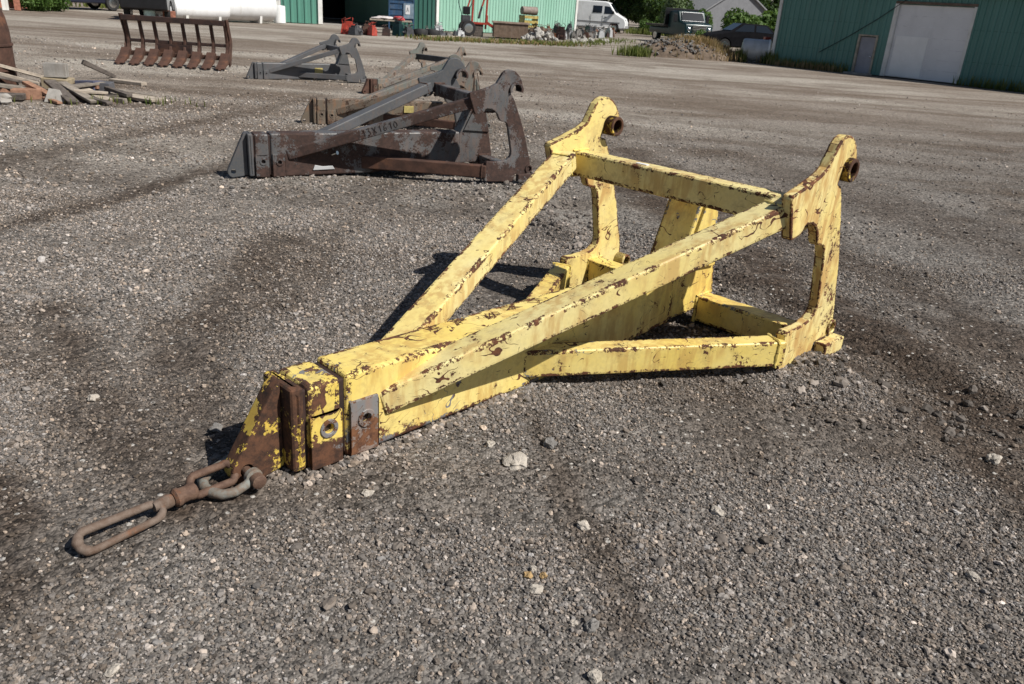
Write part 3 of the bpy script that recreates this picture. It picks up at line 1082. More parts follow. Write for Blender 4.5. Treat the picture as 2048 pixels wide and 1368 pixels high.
        bm = B(); tube(bm, pts, rr, 7); obj('weld_bead', bm, M_['low'], t, smooth=True, wear=0)
    bm = B(); box2(bm, (2.0, -WP + T - .003, .705), (2.115, WP - T + .003, .838)); obj('cross_tube', bm, M_['body2'], t, .016, 3)
    WEAR[0] = 0
    return t


YPOS, YYAW = (-.642, 2.574, -.006), R(45.82)
my = dict(body=YELLOW_B, body2=YELLOW, dark=RUST_DK, band=YELLOW_WORN, nose=NOSE, plate=PATCH, strut=YELLOW, strut2=YELLOW, low=YELLOW_B, hook=YELLOW_H, hook2=YELLOW_H, liner=NOSE)
yb = boom('loader_boom', 'large pale yellow loader jib boom with rust-chipped paint in the foreground', YPOS, YYAW, 1, my, eye=True)
bm = B(); box2(bm, (2.03, .20, .836), (2.055, .27, .842)); obj('sticker', bm, LABELWHITE, yb, label='small white sticker on the cross tube')
# scraped rusty scrawl on top of the beam
SCR = rust_mat('rust_scrawl', (.06, .026, .014), (.12, .05, .022), (.18, .075, .03), 40)
rs_ = random.Random(4)
for cx, cy, n_, w_ in ((.66, .05, 5, .045), (.82, .03, 6, .05), (.95, .05, 5, .05), (1.10, .05, 4, .045), (.52, .06, 4, .04)):
    bm = B()
    for i in range(n_):
        a = rs_.uniform(0, 6.28)
        p = [(cx + rs_.uniform(-w_, w_), cy + rs_.uniform(-.03, .03), .3352) for _ in range(4)]
        tube(bm, p, rs_.uniform(.0022, .005), 6)
    for v in bm.verts:
        v.co.z = .3352 + (v.co.z - .3352) * .2
    obj('scrape_mark', bm, SCR, yb)

md_ = dict(body=DARKRUST, body2=DARKRUST, dark=RUST_DK, band=DARKRUST, nose=GREYPAINT, plate=DARKRUST, strut=DARKRUST, strut2=GREYPAINT, low=RUST, hook=DARKRUST, hook2=GREYPAINT)
db = boom('loader_boom', 'dark grey and brown rusted jib boom marked 13X1610, behind the yellow one', (-2.274, 7.152, .004), R(28.4), .906, md_, .42, 'jib booms lined up behind the yellow one')
P0 = Vector((.15, -.037, .163 * .42 / .335)); P1 = Vector((2.0, -.684, .836))
dd = (P1 - P0).normalized(); ss = dd.cross(Vector((0, 0, 1))).normalized(); uu = ss.cross(dd)
stroke_text(db, '13X1610', P0 + (P1 - P0) * .385 + ss * .0655 - uu * .026, dd, uu, .062, .0036, RUST_DK, .34)
P0b = Vector((.15, .037, .163 * .42 / .335)); P1b = Vector((2.0, .684, .836)); db_ = (P1b - P0b).normalized(); sb = db_.cross(Vector((0, 0, 1))).normalized(); ub = sb.cross(db_)
stroke_text(db, 'N', P0b + (P1b - P0b) * .33 + ub * .0525 - sb * (-.02), db_, sb * -1, .06, .0025, CHALK)
bm = B(); prism(bm, [(.40, .06), (.62, .065), (.60, .10), (.50, .095), (.42, .11)], -.102, -.112); obj('peeled_patch', bm, STEEL, db, .003)
bm = B(); tube(bm, [(.60, -.10, .21), (.63, -.135, .23), (.64, -.15, .235)], [.012, .012, .02], 8); obj('grease_fitting', bm, CHROME, db)

mg = dict(body=GREYPAINT, body2=GREYPAINT, dark=STEEL_DK, band=GREYPAINT, nose=GREYPAINT, plate=GREYPAINT, strut=GREYPAINT, strut2=GREYPAINT, low=GREYPAINT, hook=GREYPAINT, hook2=GREYPAINT)
gb = boom('loader_boom', 'clean slate grey jib boom with a yellow tag, farthest left of the row', (-4.943, 15.396, 0), R(34.4), .72, mg, .40, 'jib booms lined up behind the yellow one')
bm = B(); box2(bm, (1.36, -.112, .17), (1.58, -.1005, .30)); obj('tag', bm, LABELYELLOW, gb, .004)

mt = dict(body=TANPAINT, body2=FADED, dark=RUST_DK, band=TANPAINT, nose=TANPAINT, plate=TANPAINT, strut=TANPAINT, strut2=FADED, low=RUST, hook=FADED, hook2=FADED)
tb = boom('loader_boom', 'tan and faded green jib boom marked OK, just behind the dark one', (-2.566, 10.474, 0), R(17.5), .79, mt, .40, 'jib booms lined up behind the yellow one')
stroke_text(tb, 'OK', Vector((.15, -.037, .195)) + (Vector((2.0, -.684, .836)) - Vector((.15, -.037, .195))) * .62 + uu * .053 + ss * .03, dd, ss * -1, .075, .0035, OCHRE)
bm = B(); box2(bm, (1.24, -.114, .22), (1.40, -.1005, .33)); obj('tag', bm, LABELYELLOW, tb, .004)
bm = B(); tube(bm, [(2.30, -.73, .94), (2.34, -.76, .7), (2.42, -.78, .42)], .006, 5); obj('wire', bm, RUST, tb)
bm = B(); tube(bm, [(2.25, -.72, .93), (2.26, -.74, .75), (2.24, -.75, .5)], .006, 5); obj('wire', bm, RUST, tb)

mf = dict(body=FADED, body2=STEEL_DK, dark=RUST_DK, band=RUST, nose=RUST, plate=TANPAINT, strut=FADED, strut2=FADED, low=TANPAINT, hook=FADED, hook2=FADED)
fb = boom('loader_boom', 'faded jib boom with black cross tube, hindmost and mostly hidden behind the others', (-2.656, 14.33, 0), R(52.4), .72, mf, .335, 'jib booms lined up behind the yellow one')


# ------------------------------------------------------------------ shackle and swivel link on the yellow boom
sh = thing('bow_shackle', 'rusty bow shackle hanging from the tip of the yellow boom', 'shackle', YPOS, YYAW)
bm = B()
tube(bm, [(-.352, -.075, .048), (-.385, -.092, .040), (-.425, -.095, .030), (-.462, -.080, .026), (-.484, -.045, .025), (-.490, -.005, .026), (-.478, .035, .028), (-.445, .062, .034), (-.40, .068, .042), (-.352, .060, .050)],
     [.014, .015, .016, .017, .018, .018, .018, .017, .016, .014], 14)
obj('bow', bm, SHACKLE, sh, smooth=True)
for y in (-.075, .060):
    bm = B(); lathe(bm, [(.022, -.014), (.030, -.009), (.030, .009), (.022, .014)], (-.352, y, .049), (0, 1, 0), 18); obj('ear', bm, SHACKLE, sh, smooth=True)
bm = B(); lathe(bm, [(.018, -.125), (.025, -.12), (.025, -.095), (.0165, -.092), (.0165, .085), (.012, .09)], (-.352, 0, .049), (0, 1, 0), 14); obj('pin_or_plug', bm, CHAIN, sh, smooth=True)

sl = thing('swivel_link', 'rusty swivel with a long steel loop lying on the gravel', 'link', YPOS, YYAW)
bm = B()
L_ = []
for i in range(28):
    a = 2 * math.pi * i / 28
    cx = -.462 + (.048 if math.cos(a) > 0 else -.048) + .026 * math.cos(a)
    L_.append((cx, -.008 + .030 * math.sin(a), .050 + .020 * math.sin(a) + .012 * math.cos(a)))
tube(bm, L_, .0135, 12, True)
obj('eye', bm, CHAIN, sl, smooth=True)
bm = B(); lathe(bm, [(.016, -.055), (.025, -.050), (.030, -.038), (.026, -.022), (.027, .0), (.031, .006), (.031, .018), (.022, .026)], (-.578, -.026, .042), (-1, -.08, -.02), 20); obj('swivel_body', bm, CHAIN, sl, smooth=True)
bm = B(); lathe(bm, [(.020, 0), (.023, .010), (.023, .026), (.020, .045), (.016, .06)], (-.606, -.028, .041), (-1, -.08, -.02), 18); obj('collar', bm, CHAIN_GREY, sl, smooth=True)
bm = B()
pts, rr = [], []
n_ = 44
for i in range(n_):
    a = 2 * math.pi * i / n_
    e = .088 if math.cos(a) < 0 else .095
    cx = -.775 + (e if math.cos(a) > 0 else -e) + .034 * math.cos(a)
    u_ = min(1, max(0, (cx + .905) / .30)); narrow = 1 - .35 * u_ * u_
    y = -.045 + .036 * narrow * math.sin(a) + (cx + .62) * .06
    pts.append((cx, y, .026 + .014 * math.sin(a) * narrow + .014 * u_ * u_))
    rr.append(.0125 + .0032 * max(0, -math.cos(a)) + .0012 * math.sin(5 * a) + .0008 * math.sin(11 * a))
tube(bm, pts, rr, 12, True)
obj('loop', bm, CHAIN_GREY, sl, smooth=True)


# ------------------------------------------------------------------ vegetation
def leaf_mesh(name, blobs, n, size, seed, m, flat=0.0):
    """n small leaf-shaped faces spread through overlapping ellipsoids"""
    rs = np.random.RandomState(seed)
    bl = np.array(blobs, float)
    w = bl[:, 3] * bl[:, 4] * bl[:, 5]
    k = rs.choice(len(bl), n, p=w / w.sum())
    d = rs.normal(size=(n, 3)); d /= np.linalg.norm(d, axis=1)[:, None]
    rad = rs.uniform(.35, 1.05, n) ** .6
    c = bl[k, :3] + d * rad[:, None] * bl[k, 3:6]
    c[:, 2] = np.maximum(c[:, 2], .03)
    u = rs.normal(size=(n, 3)); u[:, 2] *= 1 - flat; u /= np.linalg.norm(u, axis=1)[:, None]
    t = rs.normal(size=(n, 3)); v = np.cross(u, t); v /= np.linalg.norm(v, axis=1)[:, None]
    s = size * rs.uniform(.6, 1.4, n)[:, None]
    V = np.stack([c - u * s, c - v * s * .45, c + u * s, c + v * s * .45], 1).reshape(-1, 3)
    F = np.arange(n * 4).reshape(-1, 4)
    me = bpy.data.meshes.new(name)
    me.vertices.add(len(V)); me.vertices.foreach_set('co', V.ravel())
    me.loops.add(F.size); me.loops.foreach_set('vertex_index', F.ravel())
    me.polygons.add(n); me.polygons.foreach_set('loop_start', np.arange(n) * 4)
    me.update(calc_edges=True)
    me.materials.append(m)
    return me


def link(name, me, parent=None, loc=(0, 0, 0)):
    o = bpy.data.objects.new(name, me)
    COL.objects.link(o)
    o.parent = parent
    o.location = loc
    return o


TREE_V = []
for q in range(3):
    rs_ = random.Random(50 + q)
    blobs = [(rs_.uniform(-1.7, 1.7), rs_.uniform(-1.7, 1.7), rs_.uniform(1.0, 7.5), rs_.uniform(.7, 1.3), rs_.uniform(.7, 1.3), rs_.uniform(.6, 1.1)) for _ in range(24)]
    cme = leaf_mesh('crown', blobs, 11000, .16, 60 + q, LEAF)
    bm = B()
    tube(bm, [(0, 0, -.1), (.05, 0, 1.2), (-.05, .1, 3), (.1, .05, 6.5)], [.2, .16, .12, .03], 8)
    for i in range(7):
        a, z = rs_.uniform(0, 6.28), rs_.uniform(.9, 4.5)
        tube(bm, [(0, 0, z), (math.cos(a) * .8, math.sin(a) * .8, z + .5), (math.cos(a) * 1.7, math.sin(a) * 1.7, z + 1.3)], [.07, .05, .015], 6)
    tro = obj('trunk', bm, BARK)
    TREE_V.append((cme, tro.data))
    bpy.data.objects.remove(tro)
tree_spots = [(3.2, 84, 1.0, 'behind the van roof, nearest the pale green shed'), (6.2, 88, 1.15, 'behind the middle of the white van'), (9.3, 86, 1.05, 'behind the windscreen of the white van'),
              (11.6, 82, .95, 'right of the white van nose'), (14.2, 90, 1.2, 'between the van and the green truck'), (13.2, 100, 1.3, 'deep in the gap right of the van'),
              (17.5, 104, 1.25, 'left of the grey gabled house'), (24.5, 118, 1.4, 'behind the grey gabled house roof'), (29.5, 112, 1.25, 'between the two houses'),
              (34.5, 118, 1.3, 'behind the white gable'), (37.5, 108, 1.2, 'beside the teal barn corner'), (1.0, 96, 1.3, 'mostly hidden by the pale green shed'),
              (41, 122, 1.4, 'far back beside the teal barn'), (20.5, 122, 1.5, 'far back over the grey gabled house')]
for i, (x, y, s, where) in enumerate(tree_spots):
    t = thing('leafy_tree', 'dark green leafy tree ' + where, 'tree', (x, y, 0), i * 1.7, 'trees behind the yard', s)
    c, tr = TREE_V[i % 3]
    link('crown', c, t)
    link('trunk', tr, t)
BUSHV = [leaf_mesh('foliage', [(0, 0, .6, .9, .8, .7), (.5, .2, .8, .6, .6, .7), (-.6, 0, .5, .6, .5, .5)], 2600, .10, 90, LEAF_LT),
         leaf_mesh('foliage', [(0, 0, .9, .7, .7, .9), (.3, .1, 1.5, .5, .5, .7)], 2600, .10, 91, LEAF_SILVER)]
bm = B()
for a in range(5):
    tube(bm, [(0, 0, -.05), (.25 * math.cos(a * 1.3), .25 * math.sin(a * 1.3), .6), (.45 * math.cos(a * 1.3), .45 * math.sin(a * 1.3), 1.1)], [.03, .02, .008], 5)
st_ = obj('stem', bm, BARK); STEM = st_.data; bpy.data.objects.remove(st_)
for x, y, s, k, lab in ((10.6, 66, 1.5, 1, 'pale silvery bush left of the green truck'), (15.6, 64, 1.6, 0, 'green bush behind the black car, right of the truck'), (18.3, 66, 1.9, 0, 'broad green bush below the two houses'),
                        (21.5, 70, 1.7, 0, 'green bush beside the teal barn corner'), (10.1, 51.3, .62, 0, 'low green bush in front of the truck grille'), (10.9, 48.8, .55, 0, 'small leafy bush between truck and black car'),
                        (13.2, 70, 1.5, 0, 'round green bush behind the green truck'), (-21.9, 37.2, .75, 0, 'clipped dark bush between white post and brown post'), (-21.8, 38.3, .8, 0, 'second bush by the brown posts, nearer the navy car'),
                        (11.3, 74, 1.3, 0, 'bright green bush at the nose of the white van'), (9.6, 72.5, .8, 0, 'low bush under the white van bumper')):
    t = thing('bush', lab, 'bush', (x, y, 0), x, 'bushes round the yard', s)
    link('foliage', BUSHV[k], t)
    link('stem', STEM, t)


def weeds(name, label, pts, m, h=(.12, .4), w=.012, seed=0, z=None):
    rs = np.random.RandomState(seed)
    V, F = [], []
    for x, y, z0 in pts:
        for _ in range(3):
            hh = rs.uniform(*h)
            a = rs.uniform(0, 6.28)
            dx, dy = math.cos(a), math.sin(a)
            lean = rs.uniform(.05, .45) * hh
            b = rs.uniform(0, 6.28)
            k = len(V)
            ww = w * rs.uniform(.7, 1.5)
            V += [(x - dx * ww, y - dy * ww, z0 - .02), (x + dx * ww, y + dy * ww, z0 - .02), (x + math.cos(b) * lean * .4 + dx * ww * .7, y + math.sin(b) * lean * .4 + dy * ww * .7, z0 + hh * .6),
                  (x + math.cos(b) * lean * .4 - dx * ww * .7, y + math.sin(b) * lean * .4 - dy * ww * .7, z0 + hh * .6), (x + math.cos(b) * lean, y + math.sin(b) * lean, z0 + hh)]
            F += [(k, k + 1, k + 2, k + 3), (k + 3, k + 2, k + 4)]
    me = bpy.data.meshes.new(name)
    me.from_pydata(V, [], F)
    me.materials.append(m)
    o = link(name, me)
    o['kind'] = 'stuff'
    o['label'] = label
    return o


def along(a, b, n, spread, seed):
    rs = random.Random(seed)
    return [(a[0] + (b[0] - a[0]) * t + rs.gauss(0, spread), a[1] + (b[1] - a[1]) * t + rs.gauss(0, spread), 0) for t in (rs.random() for _ in range(n))]


RD = Vector((math.cos(R(-48.6)), math.sin(R(-48.6))))


def onbarn(x, y):
    n_ = Vector((RD.y, -RD.x))
    return (9.75 + RD.x * x + n_.x * y, 34.83 + RD.y * x + n_.y * y)


weeds('weeds', 'green weeds along the foot of the teal barn', along(onbarn(.2, .25), onbarn(3.4, .2), 230, .12, 1) + along(onbarn(7.6, .2), onbarn(10.5, .2), 150, .10, 2), GRASS, (.08, .42), .012, 1)
weeds('weeds', 'dry yellow weeds along the teal barn wall', along(onbarn(.2, .45), onbarn(3.3, .4), 160, .1, 3), DRYGRASS, (.08, .3), .012, 2)
weeds('weeds', 'green grass strip in front of the scrap rows', along((-4.6, 35.6), (1.6, 39.8), 800, .55, 4) + along((1.6, 39.8), (5.5, 52), 380, .6, 5), GRASS, (.05, .20), .014, 3)
weeds('weeds', 'dry grass strip in front of the scrap rows', along((-4.6, 35.3), (1.6, 39.5), 420, .45, 6), DRYGRASS, (.05, .18), .016, 4)
weeds('weeds', 'green weed tuft left of the rubble mound', along((3.6, 33.6), (4.4, 33.9), 260, .22, 7), GRASS, (.12, .5), .011, 5)
weeds('weeds', 'tan dry grass on the rubble mound', [(x, y, max(0, .58 - .14 * (x - 6.6) ** 2 - .35 * (y - 35.8) ** 2)) for x, y, _ in along((5.6, 35.7), (8.6, 35.6), 900, .45, 8)], DRYGRASS, (.12, .42), .012, 6)
weeds('weeds', 'small green tufts among the lumber', along((-6.5, 10.55), (-5.1, 11.2), 45, .14, 9) + along((-5.2, 11.5), (-4.7, 11.3), 10, .12, 10), GRASS, (.03, .12), .006, 7)
weeds('weeds', 'green grass beyond the white van', along((8.5, 71), (13, 76), 700, .8, 11), GRASS, (.2, .6), .03, 8)
weeds('weeds', 'green weeds beside the grey tank', along((8.55, 35.2), (8.75, 35.3), 160, .1, 12) + along((9.6, 35.0), (9.9, 34.6), 120, .1, 13), GRASS, (.2, .6), .014, 9)
weeds('weeds', 'green verge behind the navy car', along((-24, 47), (-17, 56), 900, .9, 14), GRASS, (.1, .3), .03, 10)


# ------------------------------------------------------------------ houses, mound, tank
def house(name, label, loc, rz, L, D, h, rise, roofm, wallm):
    t = thing(name, label, 'house', loc, rz)
    bm = B(); prism(bm, [(-D / 2, 0), (D / 2, 0), (D / 2, h), (0, h + rise), (-D / 2, h)], -L / 2, L / 2, 'x'); obj('wall', bm, wallm, t)
    e = .35
    bm = B(); prism(bm, [(-D / 2 - e, h - e * rise / (D / 2)), (0, h + rise), (D / 2 + e, h - e * rise / (D / 2)), (D / 2 + e, h - e * rise / (D / 2) + .15), (0, h + rise + .17), (-D / 2 - e, h - e * rise / (D / 2) + .15)], -L / 2 - .3, L / 2 + .3, 'x')
    rf = obj('roof', bm, roofm, t)
    bm = B(); box2(bm, (L * .18, -.5, h + rise - .4), (L * .18 + .7, .2, h + rise + 1.0)); obj('chimney', bm, WHITE_TRIM, rf, .02)
    for x in (-L * .3, L * .05, L * .3):
        bm = B(); box2(bm, (x, -D / 2 - .05, h * .4), (x + .9, -D / 2 - .01, h * .8)); w = obj('window', bm, WHITE_TRIM, t)
        bm = B(); box2(bm, (x + .08, -D / 2 - .06, h * .4 + .08), (x + .82, -D / 2 - .052, h * .8 - .08)); obj('pane', bm, GLASS, w)
    return t


house('house', 'grey house with broad gabled shingle roof behind the green truck', (21.2, 104, 0), R(-62), 9, 10.5, 2.1, 3.0, ROOF, SIDING)
house('house', 'white gabled house with brown orange roof edge, between trees', (34.2, 104, 0), R(70), 8, 6.5, 2.7, 2.2, ROOF_OR, WHITE_TRIM)

mnd = thing('rubble_mound', 'low mound of grey rubble and dry soil beside the yard track', 'rubble mound', (6.3, 35.7, 0))
bm = B()
res = bmesh.ops.create_grid(bm, x_segments=60, y_segments=30, size=1)
for v in res['verts']:
    x, y = v.co.x * 2.45, v.co.y * 1.35
    e = max(0, 1 - (x / 2.4) ** 2 - (y / 1.3) ** 2)
    z = .70 * e ** .8 * (1.0 - .12 * x / 2.4) + .10 * mnoise.noise(Vector((x * 2.2, y * 2.2, 0))) * min(1, e * 4)
    v.co = Vector((x, y, z - .03))
obj('soil', bm, plain('mound_soil', (.150, .115, .088), .95, 0, .3, 4, .8, .1), mnd, smooth=True)
rs_ = random.Random(3)
for i in range(260):
    x = rs_.uniform(-2.1, .7) if i < 190 else rs_.uniform(-.5, 2.1); y = -rs_.uniform(-.2, 1.1)
    e = max(0, 1 - (x / 2.4) ** 2 - (y / 1.3) ** 2)
    if e <= 0.01:
        continue
    bm = B(); rock(bm, (x, y, .70 * e ** .8 * (1 - .12 * x / 2.4)), rs_.uniform(.03, .085), i, .8, 1)
    obj('stone', bm, GREYSTONE if rs_.random() < .85 else BINRUST, mnd)

tk = thing('fuel_tank', 'silver grey cylindrical tank lying beside the teal barn corner', 'tank', (8.72, 35.55, 0), R(-14))
bm = B(); lathe(bm, [(.02, -.06), (.25, -.05), (.40, -.01), (.43, .05), (.43, 1.02), (.42, 1.06)], (0, 0, .47), (1, 0, 0), 32); obj('shell', bm, STEEL, tk, smooth=True)
bm = B(); lathe(bm, [(.425, 1.0), (.445, 1.0), (.445, 1.07), (.425, 1.07), (.36, 1.10), (.02, 1.13)], (0, 0, .47), (1, 0, 0), 32); obj('end_cap', bm, WHITE, tk, smooth=True)
for x in (.2, .85):
    bm = B(); prism(bm, [(-.3, 0), (.3, 0), (.36, .2), (0, .1), (-.36, .2)], x, x + .06, 'x'); obj('cradle', bm, STEEL_DK, tk)
bm = B(); box2(bm, (1.0, .15, .80), (1.22, .5, 1.0)); tg_ = obj('gas_can', bm, RED); tg_.location = (8.72, 35.9, .0); tag(tg_, 'red metal piece between the grey tank and the barn corner', 'can')
bm = B(); box2(bm, (1.0, .1, 0), (1.25, .55, .8)); cr = obj('stand', bm, STEEL_DK); cr.location = (8.72, 35.9, 0); tag(cr, 'dark steel stand holding the red metal piece by the barn', 'stand')


# ------------------------------------------------------------------ vehicles
def wheel(parent, x, y, r, w):
    bm = B(); lathe(bm, [(r * .62, -w / 2), (r * .93, -w / 2), (r, -w * .3), (r, w * .3), (r * .93, w / 2), (r * .62, w / 2)], (x, y, r), (0, 1, 0), 22)
    wh = obj('wheel', bm, RUBBER, parent, smooth=True)
    bm = B(); lathe(bm, [(.02, -w * .53), (r * .3, -w * .55), (r * .6, -w * .5), (r * .6, w * .5), (r * .3, w * .55), (.02, w * .53)], (x, y, r), (0, 1, 0), 18)
    obj('rim', bm, CHROME, wh, smooth=True)


def vehicle(name, label, cat, loc, rz, prof, hw, wheels, wr, wins, m, bev=.08, front=None):
    """prof: side outline (x forward, z); wins: side window outlines; cab tapers with height"""
    t = thing(name, label, cat, loc, rz)
    bm = B()
    prism(bm, prof, -hw, hw)
    zt = max(p[1] for p in prof)
    for v in bm.verts:
        if v.co.z > zt * .55:
            v.co.y *= 1 - .16 * (v.co.z - zt * .55) / (zt * .45)
    body = obj('body', bm, m, t, bev, 3, smooth=True)
    for wx in wheels:
        c = B(); cyl(c, (wx, -hw - .2, wr * 1.02), (wx, hw + .2, wr * 1.02), wr * 1.18, 22); cut(body, c)
        for sy in (-1, 1):
            wheel(t, wx, sy * (hw - .12), wr, .22)
    body.modifiers.new('normals', 'WEIGHTED_NORMAL')
    for i, w in enumerate(wins):
        for sy in (-1, 1):
            bm = B()
            A, C = [], []
            for x, z in w:
                y = hw * (1 - .16 * max(0, z - zt * .55) / (zt * .45))
                A.append(bm.verts.new((x, sy * (y + .008), z))); C.append(bm.verts.new((x, sy * (y - .03), z)))
            bm.faces.new(A); bm.faces.new(C[::-1])
            for j in range(len(A)):
                bm.faces.new((A[j], C[j], C[(j + 1) % len(A)], A[(j + 1) % len(A)]))
            obj('side_window', bm, GLASS, t)
    if front:
        (xa, za), (xb, zb) = front
        n = Vector((zb - za, 0, xa - xb)); n = n.normalized() * (1 if n.x > 0 or True else 1)
        if n.x < 0:
            n = -n
        bm = B()
        ya = hw * (1 - .16 * max(0, za - zt * .55) / (zt * .45)) - .1; yb = hw * (1 - .16 * max(0, zb - zt * .55) / (zt * .45)) - .1
        P = [Vector((xa, -ya, za)), Vector((xa, ya, za)), Vector((xb, yb, zb)), Vector((xb, -yb, zb))]
        hexa(bm, [p - n * .03 for p in P] + [p + n * .012 for p in P])
        obj('windscreen', bm, GLASS, t)
    return t


vn = vehicle('cargo_van', 'white high-roof cargo van parked beyond the pale green shed', 'van', (4.6, 70.6, 0), R(-12),
             [(-3.0, .42), (-3.0, 2.15), (-2.85, 2.3), (1.2, 2.3), (1.55, 2.2), (2.15, 1.45), (2.85, 1.1), (3.0, .8), (3.0, .36), (2.6, .3), (-2.6, .3)], 1.0, (-1.9, 2.05), .36,
             [[(.25, 1.42), (1.0, 1.42), (1.0, 1.95), (.25, 1.95)], [(1.18, 1.38), (2.0, 1.38), (1.62, 1.92), (1.18, 1.95)]], WHITE, .1, ((2.14, 1.5), (1.60, 2.15)))
for sy in (-1, 1):
    bm = B(); box2(bm, (2.78, sy * .6, .78), (2.93, sy * .92, 1.0)); obj('headlight', bm, CHROME, vn, .02)
bm = B(); box2(bm, (2.75, -.95, .36), (3.06, .95, .58)); obj('bumper', bm, plain('grey_bumper', (.28, .28, .29), .6), vn, .04)
for sy in (-1, 1):
    for x in (-2.2, -.95, .12, 1.08):
        bm = B(); box2(bm, (x - .012, sy * .995, .55), (x + .012, sy * 1.004, 1.26)); obj('door_seam', bm, STEEL_DK, vn)
    bm = B(); box2(bm, (-2.9, sy * .99, .72), (2.5, sy * 1.012, .80)); obj('side_trim', bm, plain('grey_trim', (.2, .2, .21), .6) if sy < 0 else bpy.data.materials['grey_trim'], vn)
    bm = B(); box2(bm, (1.25, sy * .99, 1.12), (1.42, sy * 1.02, 1.17)); obj('door_handle', bm, BLACK, vn)
    bm = B(); box2(bm, (1.85, sy * 1.0, 1.4), (2.0, sy * 1.2, 1.62)); obj('mirror', bm, BLACK, vn, .03)

car_prof = [(-2.2, .35), (-2.25, .8), (-1.9, .98), (-1.3, 1.05), (-.8, 1.42), (.5, 1.45), (1.15, 1.02), (2.0, .85), (2.25, .7), (2.2, .32), (1.9, .24), (-1.9, .24)]
bc = vehicle('parked_car', 'black car parked behind the rubble mound and grey tank', 'car', (11.35, 46.0, 0), R(186), car_prof, .88, (-1.35, 1.4), .32,
             [[(-1.15, 1.02), (-.2, 1.05), (-.2, 1.36), (-.75, 1.36)], [(-.1, 1.05), (.95, 1.02), (.45, 1.38), (-.1, 1.38)]], BLACK_TARP, .08, ((1.1, 1.06), (.55, 1.41)))
suv_prof = [(-2.3, .4), (-2.35, 1.0), (-2.15, 1.7), (.3, 1.75), (1.0, 1.1), (2.1, .98), (2.3, .8), (2.3, .4), (2.0, .32), (-2.0, .32)]
sv = vehicle('parked_car', 'dark navy car parked at the far left roadside, cut by the top edge', 'car', (-22.7, 42.4, 0), R(238), suv_prof, .92, (-1.4, 1.45), .36,
             [[(-1.9, 1.08), (-.9, 1.08), (-.9, 1.6), (-1.8, 1.6)], [(-.75, 1.08), (.75, 1.08), (.25, 1.62), (-.75, 1.62)]], NAVY, .08, ((.98, 1.12), (.35, 1.7)))
for sy in (-1, 1):
    bm = B(); box2(bm, (-2.36, sy * .55, .85), (-2.28, sy * .85, 1.1)); obj('tail_light', bm, RED, sv, .01)
pk = vehicle('pickup_truck', 'black pickup seen from behind, left of the white tanks', 'pickup', (-16.35, 36.9, 0), R(104),
             [(-2.4, .45), (-2.4, 1.0), (-.6, 1.0), (-.5, 1.65), (.7, 1.7), (1.2, 1.1), (2.3, 1.0), (2.45, .8), (2.45, .42), (-2.2, .4)], .9, (-1.5, 1.6), .38,
             [[(-.4, 1.1), (.9, 1.1), (.6, 1.6), (-.35, 1.6)]], BLACK, .07, ((1.15, 1.12), (.74, 1.64)))

gt = thing('flatbed_truck', 'dark green truck facing the yard behind the rubble mound', 'truck', (9.5, 53.3, 0), R(-72))
bm = B(); prism(bm, [(-3.5, .5), (-3.5, .9), (-.9, .9), (-.9, 1.85), (.2, 1.9), (.55, 1.3), (1.35, 1.2), (1.45, .9), (1.45, .45)], -.92, .92); obj('body', bm, TRUCKGREEN, gt, .08, 3, smooth=True)
bm = B(); P = [Vector((.58, -.76, 1.32)), Vector((.58, .76, 1.32)), Vector((.28, .70, 1.80)), Vector((.28, -.70, 1.80))]; hexa(bm, P + [p + Vector((.03, 0, .02)) for p in P]); ws = obj('windscreen', bm, GLASS, gt)
bm = B(); tube(bm, [p + Vector((.03, 0, .015)) for p in P], .018, 6, True); obj('windscreen_frame', bm, STEEL, ws)
bm = B(); box2(bm, (1.44, -.45, .62), (1.47, .45, 1.12)); gr = obj('grille', bm, BLACK, gt)
for i in range(6):
    bm = B(); box2(bm, (1.465, -.47, .64 + i * .083), (1.495, .47, .67 + i * .083)); obj('grille_bar', bm, CHROME, gr)
for sy in (-1, 1):
    bm = B(); lathe(bm, [(.10, 0), (.11, .03), (.06, .06)], (1.44, sy * .68, .88), (1, 0, 0), 14); obj('headlight', bm, CHROME, gt, smooth=True)
    bm = B(); box2(bm, (.25, sy * .98, 1.25), (.35, sy * 1.2, 1.7)); obj('mirror', bm, BLACK, gt, .02)
    for x in (.85, -2.6):
        wheel(gt, x, sy * .78, .42, .26)
bm = B(); box2(bm, (1.42, -.98, .38), (1.62, .98, .60)); obj('bumper', bm, CHROME, gt, .03)
bm = B(); box2(bm, (-3.6, -1.15, .92), (-1.0, 1.15, 1.05)); fl = obj('flatbed', bm, WOOD_DARK, gt, .01)
bm = B(); box2(bm, (-1.08, -1.12, 1.05), (-.98, 1.12, 2.02)); obj('headboard', bm, BLACK, gt, .02)


# ------------------------------------------------------------------ left side: rake, lumber, tanks
rk = thing('root_rake', 'rusty brown root rake attachment with eight curved tines standing on the yard', 'rake', (-8.12, 16.75, 0), R(3))
RW = 2.02
bm = B(); box2(bm, (0, -.02, .80), (RW, .10, .90)); obj('top_bar', bm, RUST_DK, rk, .01)
bm = B(); box2(bm, (.04, .13, .395), (RW - .04, .20, .455)); obj('middle_bar', bm, RUST_DK, rk, .008)
bm = B(); box2(bm, (.04, .02, .15), (RW - .04, .08, .235)); obj('lower_bar', bm, RUST, rk, .008)
bm = B(); box2(bm, (.62, .10, .20), (1.28, .19, .394)); obj('mount_plate', bm, RUST_DK, rk, .006)
tine = [(.02, .86), (.10, .86), (.17, .60), (.205, .45), (.19, .30), (.10, .16), (-.08, .06), (-.30, .01), (-.50, .0), (-.52, .012), (-.30, .06), (-.12, .14), (.03, .25), (.10, .36), (.115, .48), (.07, .66)]
